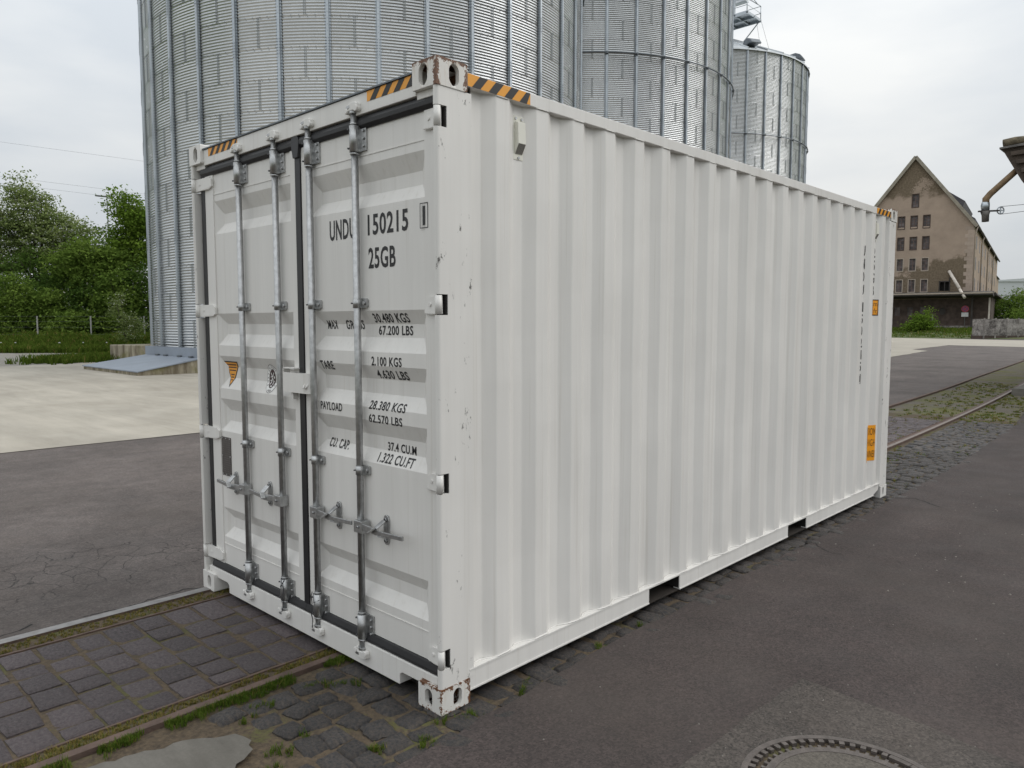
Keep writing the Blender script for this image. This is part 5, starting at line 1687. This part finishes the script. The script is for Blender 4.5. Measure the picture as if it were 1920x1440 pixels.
# tall grass on the verge
rnd = random.Random(71); sp = []
for i in range(2300):
    D = 45.5 + 8 * rnd.random(); L = Lp(rnd.uniform(-60, 300), D)
    if L > -19.5: continue
    x, y = ld(L, D); sp.append((x, y, bank_z(L, D), rnd.uniform(.3, 1)))
blades('verge_grass', 'long grass on the verge below the fence', sp, 9, 0.55, 0.35, ['grass', 'grass_dry'], 72, 0.028, 0.94)
sp = []
for i in range(420):
    t_ = rnd.random(); a = Vector((-35.6, 7.9)).lerp(Vector((-38.5, 12.5)), t_)
    sp.append((a.x + rnd.gauss(-0.6, .9), a.y + rnd.gauss(0, .5), -0.02, rnd.uniform(.3, 1)))
blades('edge_grass', 'patch of grass between the gravel path and the silo foundation', sp, 16, 0.42, 0.28, ['grass', 'grass_dry'], 73, 0.02, 0.95)
sp = [(*ld(Lp(px, 47), 47), bank_z(Lp(px, 47), 47) + 0.55, 1) for px in (3, 112, 113, 157, 201, 30)]
mb = MB()
for x, y, z, _ in sp: mb.tube([(x, y, z), (x, y, z + 0.05)], [0.06, 0.02], 7)
tag(mb.build('daisy_heads', 'white'), 'white flower heads in the verge grass', 'flowers', kind='stuff')

# lamp and power lines far behind the trees
lx, ly = ld(Lp(213, 75), 75)
lm = thing('street_lamp', 'thin street lamp rising above the trees left of the silo', 'lamp', (lx, ly, 2.0))
MB().tube([(0, 0, 0), (0, 0, 12.2)], [0.09, 0.05], 8).build('pole', 'wire', lm)
MB().bar((0, 0, 12.2), (-1.1 * R2.x, -1.1 * R2.y, 12.3), 0.28, 0.12).build('lamp_head', 'wire', lm)
for z0, z1, lab in ((23.2, 20.9, 'highest thin power line across the sky left of the silos'), (19.2, 17.1, 'middle thin power line above the trees'), (18.4, 16.3, 'lowest thin power line above the trees')):
    a = ld(Lp(-400, 90), 90); b = ld(Lp(700, 90), 90); zz = (z1 - z0) / 270
    n = 24
    o = MB().tube([(a[0] + (b[0] - a[0]) * i / n, a[1] + (b[1] - a[1]) * i / n, z0 + zz * (-400 + 1100 * i / n)) for i in range(n + 1)], 0.010, 4).build('power_line', 'wire')
    tag(o, lab, 'power line', 'power lines')

# ================================================================== RIGHT: warehouse
WA = Vector((-23.84, 117.92)); WS = Vector((-0.15257, 0.98829)); WG = Vector((-0.98829, -0.15257))
WROT = math.atan2(-WG.y, -WG.x)
wh = thing('warehouse', 'old gabled warehouse with stained plaster front and five storeys of small windows', 'building', (WA.x, WA.y, 0))
# local frame: x = -u (u runs left along the gable), y = v (into the depth)
wh.rotation_euler = (0, 0, WROT)
GW, GE, GA, WL = 15.06, 15.6, 25.4, 74.0
def wbox(name, mat, u0, u1, v0, v1, z0, z1, parent=wh, bevel=None):
    return box_part(name, mat, parent, -u1, -u0, v0, v1, z0, z1, bevel)
mb = MB()
def gwall(mb, rects):
    """gable front with real openings: cells between a grid, leaving the openings out"""
    us = sorted(set([0, GW] + [r_[0] for r_ in rects] + [r_[1] for r_ in rects])); zs_ = sorted(set([5.2, GE] + [r_[2] for r_ in rects if r_[2] < GE] + [r_[3] for r_ in rects if r_[3] < GE]))
    for i in range(len(us) - 1):
        for j in range(len(zs_) - 1):
            cu, cz = (us[i] + us[i + 1]) / 2, (zs_[j] + zs_[j + 1]) / 2
            if any(r_[0] < cu < r_[1] and r_[2] < cz < r_[3] for r_ in rects): continue
            mb.poly([(-us[i], 0, zs_[j]), (-us[i + 1], 0, zs_[j]), (-us[i + 1], 0, zs_[j + 1]), (-us[i], 0, zs_[j + 1])])
def top_z(u): return GE + (GA - GE) * (1 - abs(u - GW / 2) / (GW / 2))
WIN = []
COLS = [5.85, 7.44, 9.07, 10.7, 4.22]
for zc in (16.26, 13.25, 10.22, 7.18):
    for ci, u in enumerate(COLS):
        if ci == 4: continue
        WIN.append((u - 0.39, u + 0.39, zc - 0.86, zc + 0.86))
WIN.append((6.99, 7.77, 18.4, 20.2))
low = [q for q in WIN if q[3] < GE]
gwall(mb, low + [(2.68, 3.90, 6.35, 7.70)])
up = [q for q in WIN if q[3] >= GE]
us = sorted(set([0, GW / 2, GW] + [a for q in up for a in q[:2]]))
zs_ = sorted(set([GE] + [a for q in up for a in q[2:] if a > GE]))
for i in range(len(us) - 1):
    u0, u1 = us[i], us[i + 1]; cu = (u0 + u1) / 2
    spans = sorted((max(GE, q[2]), q[3]) for q in up if q[0] < cu < q[1])
    z = GE
    for a, b in spans:
        if a > z: mb.poly([(-u0, 0, z), (-u1, 0, z), (-u1, 0, a), (-u0, 0, a)])
        z = b
    mb.poly([(-u0, 0, z), (-u1, 0, z), (-u1, 0, max(z, top_z(u1))), (-u0, 0, max(z, top_z(u0)))])
mb.build('gable_wall', 'plaster', wh)
def window(u0, u1, z0, z1, parent, nx=2, nz=4, v=0.0, surround=True):
    f = MB()
    f.box(-u1 + .003, -u0 - .003, v + 0.20, v + 0.24, z0 + .003, z0 + 0.06); f.box(-u1 + .003, -u0 - .003, v + 0.20, v + 0.24, z1 - 0.06, z1 - .003)
    for i in range(nx + 1):
        x = -u1 + (u1 - u0) * i / nx; f.box(max(x - 0.03, -u1 + .003), min(x + 0.03, -u0 - .003), v + 0.19, v + 0.235, z0 + 0.004, z1 - 0.004)
    for j in range(1, nz):
        z = z0 + (z1 - z0) * j / nz; f.box(-u1 + .004, -u0 - .004, v + 0.195, v + 0.232, z - 0.02, z + 0.02)
    fo = f.build('window', 'frame_old', parent)
    for i in range(nx):
        for j in range(nz):
            a, b = -u1 + (u1 - u0) * i / nx, -u1 + (u1 - u0) * (i + 1) / nx
            c, d = z0 + (z1 - z0) * j / nz, z0 + (z1 - z0) * (j + 1) / nz
            p = MB(); p.poly([(a, v + 0.236, c), (b, v + 0.236, c), (b, v + 0.236, d), (a, v + 0.236, d)])
            p.build('pane', 'glass_old', fo)
    r_ = MB()      # reveal and pale surround
    for (a, b, c, d) in ((-u1 - .10, -u1, z0 - .10, z1 + .10), (-u0, -u0 + .10, z0 - .10, z1 + .10), (-u1, -u0, z1, z1 + .10), (-u1, -u0, z0 - .12, z0)):
        r_.box(a, b, v - 0.025, v + 0.26, c, d)
    r_.build('surround', 'frame_pale' if surround else 'brick', fo)
for q in WIN: window(*q, wh, surround=q[2] < 12)
# broken opening with dark frame
h_ = MB(); h_.box(-3.88, -2.70, 0.5, 0.55, 6.37, 7.68); h_.build('opening_back', 'dark', wh)
h_ = MB()
for a, b, c, d in ((-3.98, -3.86, 6.30, 7.78), (-2.72, -2.58, 6.30, 8.25), (-3.98, -2.58, 7.62, 7.76), (-3.3, -3.22, 6.36, 7.62)): h_.box(a, b, -0.06, 0.10, c, d)
h_.build('opening_frame', 'roof_dark', wh)
wbox('side_wall', 'plaster2', -0.001, 0.40, 0.01, WL, 0.0, GE)
wbox('side_wall', 'plaster2', GW - 0.40, GW + 0.001, 0.01, WL, 0.0, GE)
wbox('rear_wall', 'plaster2', 0.41, GW - 0.41, WL - 0.4, WL, 0.0, GE)
# quoins at the corner
for k in range(17):
    z = 6.3 + k * 0.525; w_ = 1.05 if k % 2 == 0 else 0.72
    wbox('quoin', 'quoin', -0.02, w_, -0.03, 0.5 if k % 2 else 0.9, z, z + 0.515)
# ground floor in brick
gr = [(8.79, 9.52, 2.83, 4.16), (7.15, 7.88, 2.83, 4.16), (5.49, 6.27, 2.85, 4.16), (10.4, 11.1, 2.83, 4.16)]
mb = MB(); us = sorted(set([-0.2, GW] + [a for q in gr for a in q[:2]])); zs_ = sorted(set([0.4, 5.2] + [a for q in gr for a in q[2:]]))
for i in range(len(us) - 1):
    for j in range(len(zs_) - 1):
        cu, cz = (us[i] + us[i + 1]) / 2, (zs_[j] + zs_[j + 1]) / 2
        if any(q[0] < cu < q[1] and q[2] < cz < q[3] for q in gr): continue
        mb.poly([(-us[i], -0.10, zs_[j]), (-us[i + 1], -0.10, zs_[j]), (-us[i + 1], -0.10, zs_[j + 1]), (-us[i], -0.10, zs_[j + 1])])
mb.build('ground_floor_wall', 'brick', wh)
for q in gr: window(*q, wh, 2, 3, -0.10, False)
rw = MB(); k = 24
rw.prism([(-3.385 + 0.46 * math.cos(2 * math.pi * i / k), 3.48 + 0.52 * math.sin(2 * math.pi * i / k)) for i in range(k)], lambda x, z: (x, -0.14, z), lambda x, z: (x, -0.10, z))
rw.build('round_window', 'roof_dark', wh)
rw = MB(); rw.tube([(-3.385 + 0.47 * math.cos(2 * math.pi * i / k), -0.14, 3.48 + 0.53 * math.sin(2 * math.pi * i / k)) for i in range(k + 1)], 0.06, 6, caps=False)
rw.build('round_window_frame', 'brick', wh)
wbox('plinth', 'panel_wall', -0.3, 5.0, -0.5, -0.13, 0.3, 1.45)
wbox('plinth', 'brick', 5.0, GW, -0.6, -0.13, 0.3, 1.35)
# roof slopes, verge, dormers
mb = MB(); ov = 0.35
for sgn in (0, 1):
    ue, um = (-ov, GW / 2) if sgn == 0 else (GW + ov, GW / 2)
    ze = GE - ov * (GA - GE) / (GW / 2)
    a = [(-ue, -0.35, ze + 0.15), (-um, -0.35, GA + 0.15), (-um, WL, GA + 0.15), (-ue, WL, ze + 0.15)]
    b = [(x, y, z - 0.22) for x, y, z in a]
    mb.poly(a); mb.poly(b)
    for i in range(4): mb.poly([a[i], a[(i + 1) % 4], b[(i + 1) % 4], b[i]])
rf = mb.build('roof', 'rooft', wh)
mb = MB()
mb.bar((ov, -0.40, GE - 0.5), (-GW / 2, -0.40, GA + 0.05), 0.10, 0.42); mb.bar((-GW - ov, -0.40, GE - 0.5), (-GW / 2, -0.40, GA + 0.05), 0.10, 0.42)
mb.build('verge_board', 'roof_edge', rf)
for v0, v1 in ((6, 22), (28, 46), (52, 68)):
    mb = MB()
    mb.prism([(-5.2, 18.9), (-2.0, 18.6), (-1.7, 19.55), (-5.2, 22.1)], lambda x, z: (x, v0, z), lambda x, z: (x, v1, z))
    mb.build('dormer', 'rooft', rf)
mb = MB(); mb.tube([(0.42, -0.3, GE - 0.35), (0.42, WL, GE - 0.35)], 0.12, 8); mb.build('gutter', 'pipe_grey', rf)
for v in (0.4, 16, 34, 52):
    mb = MB(); mb.tube([(0.40, v, GE - 0.4), (0.14, v, GE - 1.5), (0.14, v, 5.9)], 0.09, 8); mb.build('downpipe', 'frame_pale', wh)
for k in range(9):
    for zc in (7.4, 10.4, 13.4):
        v = 5 + 7.4 * k
        w_ = MB(); w_.box(0.002, 0.03, v, v + 1.5, zc - 0.9, zc + 0.9); w_.build('side_window', 'glass_old', wh)
# loading canopy and dock
mb = MB()
mb.prism([(-3.1, 5.62), (-3.1, 5.98), (0.05, 6.22), (0.05, 5.35)], lambda v, z: (-GW - 1.0, v, z), lambda v, z: (2.7, v, z))
mb.prism([(0.05, 5.35), (0.05, 6.2), (2.9, 6.0), (3.1, 5.62)], lambda x, z: (x, 0.06, z), lambda x, z: (x, 60, z))
mb.build('loading_canopy', 'roof_dark', wh)
mb = MB(); mb.box(-GW - 1.0, 2.72, -3.16, -3.10, 5.80, 5.99); mb.build('canopy_fascia', 'frame_pale', wh)
box_part('shed_wall', 'brick', wh, 0.25, 2.4, 0.2, 40, 0.3, 5.4)
wbox('support_post', 'pipe_white', -2.35, -2.15, -0.6, -0.4, 1.0, 5.3)
wbox('support_post', 'roof_dark', -0.35, -0.15, -1.2, -1.0, 0.4, 5.5)
mb = MB(); mb.tube([(-2.77, -0.1, 9.1), (-1.25, -2.3, 6.55)], 0.20, 10); mb.tube([(-1.22, -2.35, 6.45), (-0.52, -3.3, 5.25)], 0.18, 10)
mb.build('discharge_pipe', 'pipe_white', wh)
mb = MB(); mb.bar((6, 30, 9.5), (9.0, 20, 5.6), 0.3, 0.3); mb.build('conveyor_arm', 'roof_dark', wh)
# annex behind
an = thing('annex_building', 'lower grey annex behind the warehouse side wall', 'building', (-34.2, 196, 0))
an.rotation_euler = (0, 0, WROT)
box_part('wall', 'plaster2', an, -8, -2.6, 0, 30, 0, 13.2)
mb = MB(); mb.prism([(-8.5, 13.0), (-2.2, 13.0), (-4.4, 15.4), (-8.5, 15.4)], lambda x, z: (x, -0.3, z), lambda x, z: (x, 30, z)); mb.build('roof', 'rooft', an)

def Wp(u, v): return WA + WG * u + WS * v
# no-parking sign on a post
p = Wp(0.56, -1.0)
sg = thing('road_sign', 'round red rimmed no stopping sign with white plate before the warehouse', 'sign', (p.x, p.y, 0.4))
sg.rotation_euler = (0, 0, WROT); k = 28
C_ = lambda r_, y, z0: [(r_ * math.cos(2 * math.pi * i / k), z0 + r_ * math.sin(2 * math.pi * i / k)) for i in range(k)]
MB().prism(C_(0.45, 0, 3.38), lambda x, z: (x, -0.02, z), lambda x, z: (x, 0.0, z)).build('disc', 'sign_red', sg)
MB().prism(C_(0.34, 0, 3.38), lambda x, z: (x, -0.03, z), lambda x, z: (x, -0.021, z)).build('disc_face', 'sign_blue', sg)
mb = MB(); mb.bar((-0.24, -0.036, 3.62), (0.24, -0.036, 3.14), 0.10, 0.01, up=(0, 1, 0)); mb.bar((-0.24, -0.034, 3.14), (0.24, -0.034, 3.62), 0.10, 0.01, up=(0, 1, 0)); mb.build('cross', 'sign_red', sg)
box_part('plate', 'white', sg, -0.42, 0.42, -0.02, 0.0, 2.30, 2.88)
MB().tube([(0, 0.04, 0), (0, 0.04, 3.8)], 0.035, 8).build('pole', 'wire', sg)
p = Wp(0.0, -3.0)
o = MB().tube([(0, 0, 0), (0, 0, 2.4)], 0.05, 8).build('pole', 'wire'); o.location = (Wp(4.0, -6).x, Wp(4.0, -6).y, 0.6)
tag(o, 'thin metal pole beside the green bush before the warehouse', 'pole')

# verge before the warehouse
def strip(name, mat, rows_):
    mb = MB()
    for i in range(len(rows_) - 1):
        for j in range(len(rows_[i]) - 1):
            mb.poly([rows_[i][j], rows_[i][j + 1], rows_[i + 1][j + 1], rows_[i + 1][j]], 0, True)
    return tag(mb.build(name, mat), kind='structure')
rws = []
for v, z in ((-19, 0.0), (-15, 0.30), (-9, 0.70), (-4, 1.0), (2, 1.1)):
    rws.append([(*Wp(u, v), z - 0.03) for u in (45, 30, 20, 10, 4, 0, -4, -9)])
strip('grass_verge', 'ground', rws)
rnd = random.Random(77); sp = []
for i in range(1100):
    u, v = rnd.uniform(-2, 20), rnd.uniform(-18, -2); q = Wp(u, v)
    z = 0.0 + 1.0 * sstep(-19, -4, v)
    sp.append((q.x, q.y, z - 0.05, rnd.uniform(.3, 1)))
blades('verge_grass', 'bright green grass before the warehouse', sp, 8, 0.45, 0.6, ['grass', 'grass_dry'], 78, 0.035, 0.9)
# panel wall
pw = thing('panel_wall', 'stained concrete panel wall right of the warehouse', 'wall', (-19.3, 98.8, 0))
d_ = Vector((3.76, 3.59)).normalized(); n_ = Vector((-d_.y, d_.x))
for k in range(9):
    a = d_ * (1.34 * k); b = d_ * (1.34 * k + 1.28)
    p = MB(); p.prism([(0, 0.35), (0, 2.30), (1, 2.30), (1, 0.35)], lambda t_, z: (a.x + (b.x - a.x) * t_, a.y + (b.y - a.y) * t_, z), lambda t_, z: (a.x + (b.x - a.x) * t_ + n_.x * .12, a.y + (b.y - a.y) * t_ + n_.y * .12, z))
    p.build('panel', 'panel_wall', pw)
    p = MB(); p.bar((b.x + d_.x * .03, b.y + d_.y * .03, 0.0), (b.x + d_.x * .03, b.y + d_.y * .03, 2.4), 0.14, 0.14); p.build('post', 'panel_wall', pw)
p = MB(); e_ = d_ * 12; p.prism([(0, -0.1), (0, 0.5), (1, 0.5), (1, -0.1)], lambda t_, z: (e_.x * t_ + n_.x * .01, e_.y * t_ + n_.y * .01, z), lambda t_, z: (e_.x * t_ + n_.x * .3, e_.y * t_ + n_.y * .3, z)); p.build('footing', 'brick', pw)
# right hand vegetation
q = Wp(5.0, -8.5)
tree('bush', 'bright green bush standing before the warehouse ground floor', (q.x, q.y, 0.6), [(0, 0, 1.3, 1.3, 1.3, 1.0), (-1.3, 0, 0.7, 1.0, 1.0, .6), (1.1, 0, 1.0, .8, 1.0, .7), (0.5, 0, 2.3, .7, .6, .5), (1.0, 0, 2.9, .5, .5, .35), (-0.5, 0, 2.0, .6, .6, .4)], 3000, 0.25, ['leaf_bright', 'leaf_mid'], 81, 'bush', trunk=0.06)
G_R = 'trees right of the warehouse'
tree('broadleaf_tree', 'green tree leaning against the warehouse loading canopy', (-21.6, 131.0, 0.4), [(0, 0, 3.6, 2.6, 2.4, 2.0), (-1.6, 0, 2.4, 2.2, 2, 1.6), (2.0, 0, 3.0, 2.2, 2, 1.9), (1.0, 0, 5.4, 1.5, 1.4, 1.2)], 5200, 0.34, ['leaf_mid', 'leaf_bright'], 82, group=G_R)
tree('broadleaf_tree', 'pale flowering tree at the right edge behind the panel wall', (-19.6, 138.0, 0.4), [(0, 0, 4.6, 2.6, 2.4, 2.2), (2.4, 0, 4.0, 2.6, 2, 2.0), (0.6, 0, 6.8, 1.6, 1.5, 1.2), (4.5, 0, 4.4, 2.4, 2, 2.2)], 6500, 0.34, ['leaf_grey', 'blossom'], 83, group=G_R, frac=0.12)
tree('broadleaf_tree', 'dark green tree low behind the panel wall', (-16.5, 122.0, 0.2), [(0, 0, 2.6, 2.4, 2, 1.6), (2.6, 0, 2.8, 2.4, 2, 1.8), (-2.0, 0, 2.2, 1.8, 1.6, 1.4)], 4600, 0.32, ['leaf_mid', 'leaf_dark'], 84, group=G_R)
# distant pale hall and hill
fb = thing('industrial_hall', 'distant pale industrial hall right of the warehouse', 'building', (-64, 376, 0))
fb.rotation_euler = (0, 0, -YAW)
box_part('wall', 'cladding', fb, -16, 60, 0, 40, 0, 19.6)
mb = MB(); mb.prism([(-17, 19.4), (61, 19.4), (22, 22.0)], lambda x, z: (x, -0.5, z), lambda x, z: (x, 40, z)); mb.build('roof', 'cladding', fb)
for k in range(5): box_part('window', 'blue_win', fb, -2 + k * 7.5, 1 + k * 7.5, -0.05, 0.0, 10.5, 13.5)
mb = MB()
for k in range(20): mb.tube([(-16 + k * 4, -1.0, 12.2), (-16 + k * 4, -1.0, 13.6)], 0.08, 5)
mb.tube([(-16, -1, 13.6), (60, -1, 13.6)], 0.08, 5); mb.build('railing', 'wire', fb)
mb = MB(); n = 40
for i in range(n):
    hh = lambda i_: 70 + 34 * math.exp(-((i_ - 24) / 7.0) ** 2) + 12 * math.sin(i_ * 0.7)
    x0, x1 = -1300 + 2000 * i / n, -1300 + 2000 * (i + 1) / n
    mb.poly([(x0, 1900, 0), (x1, 1900, 0), (x1, 2000, hh(i + 1)), (x0, 2000, hh(i))], 0, True)
    mb.poly([(x0, 2000, hh(i)), (x1, 2000, hh(i + 1)), (x1, 2300, 0), (x0, 2300, 0)], 0, True)
tag(mb.build('hill', 'hill'), kind='structure')

# ================================================================== RIGHT: loading shed over the track
ls = thing('loading_shed', 'weathered timber eave of a loading shed jutting in at the right edge', 'building', (0, 20, 0))
box_part('wall', 'plaster2', ls, 0.6, 12, 1.2, 26, 0.0, 6.1)
mb = MB(); mb.box(-1.37, 12, -0.1, 26, -0.04, 0.16); mb.build('platform', 'conc_patch', ls)
mb = MB(); mb.prism([(-1.86, 6.08), (-1.42, 5.26), (0.62, 2.3), (0.62, 6.10)], lambda x, z: (x, 0.02, z), lambda x, z: (x, 7, z)); mb.build('boarded_soffit', 'timber', ls)
mb = MB(); mb.prism([(-1.90, 6.07), (-1.90, 6.11), (0.7, 6.30), (0.7, 6.15)], lambda x, z: (x, -0.08, z), lambda x, z: (x, 7.5, z)); mb.build('fascia', 'pipe_grey', ls)
mb = MB()
n = 14
mb.tube([(-1.86 + 0.25 * i, 0.10 + 0.01 * math.sin(i * 2.1), 6.23 + 0.012 * i + 0.012 * math.sin(i * 1.7)) for i in range(n)], [0.095 + 0.012 * math.sin(i * 2.7) for i in range(n)], 9); mb.build('ridge_beam', 'timber2', ls)
for k, z in enumerate((5.93, 5.72, 5.5, 5.3)):
    mb = MB(); mb.bar((-1.66 + 0.12 * k, -0.03, z), (0.6, -0.05, z + 0.07), 0.06, 0.10); mb.build('board', 'timber', ls)
mb = MB(); mb.tube([(-1.50, 0.15, 5.82), (0.4, 0.1, 5.95)], 0.05, 8); mb.build('conduit', 'timber2', ls)
mb = MB(); mb.prism([(0.3, 6.2), (12.4, 6.2), (6.5, 10.2)], lambda x, z: (x, 0.3, z), lambda x, z: (x, 26, z)); mb.build('roof', 'rooft', ls)
ch = MB()
ch.tube([(-1.30, 0.35, 5.86), (-1.62, 0.22, 5.50), (-2.02, -0.20, 4.98), (-2.10, -0.24, 4.86), (-2.10, -0.24, 4.66)], [0.075, 0.075, 0.075, 0.082, 0.080], 12)
ch.build('chute', 'pipe_rust', ls)
ch = MB(); ch.tube([(-2.10, -0.24, 4.78), (-2.11, -0.24, 4.70), (-2.10, -0.24, 4.58)], [0.086, 0.100, 0.092], 12); ch.build('sleeve', 'galv_s', ls)
ch = MB(); ch.tube([(-2.10, -0.24, 4.56), (-2.095, -0.24, 4.46), (-2.09, -0.24, 4.30)], [0.115, 0.085, 0.080], 12); ch.build('spout', 'pipe_grey', ls)
ch = MB(); ch.bar((-2.22, -0.36, 4.555), (-1.86, 0.0, 4.575), 0.07, 0.035); ch.build('pulley_arm', 'roof_dark', ls)
ch = MB()
c0 = Vector((-1.83, 0.03, 4.58)); ax = Vector((0.723, 0.69, 0)); k = 20
ch.tube([c0 + ax * (0.085 * math.cos(2 * math.pi * i / k)) + Vector((0, 0, 0.085 * math.sin(2 * math.pi * i / k))) for i in range(k + 1)], 0.016, 6, caps=False)
ch.bar(c0 - ax * 0.07, c0 + ax * 0.07, 0.02, 0.03); ch.bar(c0 - Vector((0, 0, .07)), c0 + Vector((0, 0, .07)), 0.02, 0.03)
ch.build('pulley', 'galv_s', ls)
ch = MB(); ch.tube([c0 + Vector((0, 0, .095)), (0.6, 2.35, 4.98)], 0.006, 4); ch.build('cable', 'wire', ls)
ch = MB(); ch.tube([c0 - Vector((0, 0, .095)), (-1.4, 0.44, 4.56), (0.6, 2.35, 4.80)], 0.006, 4); ch.build('cable', 'wire', ls)
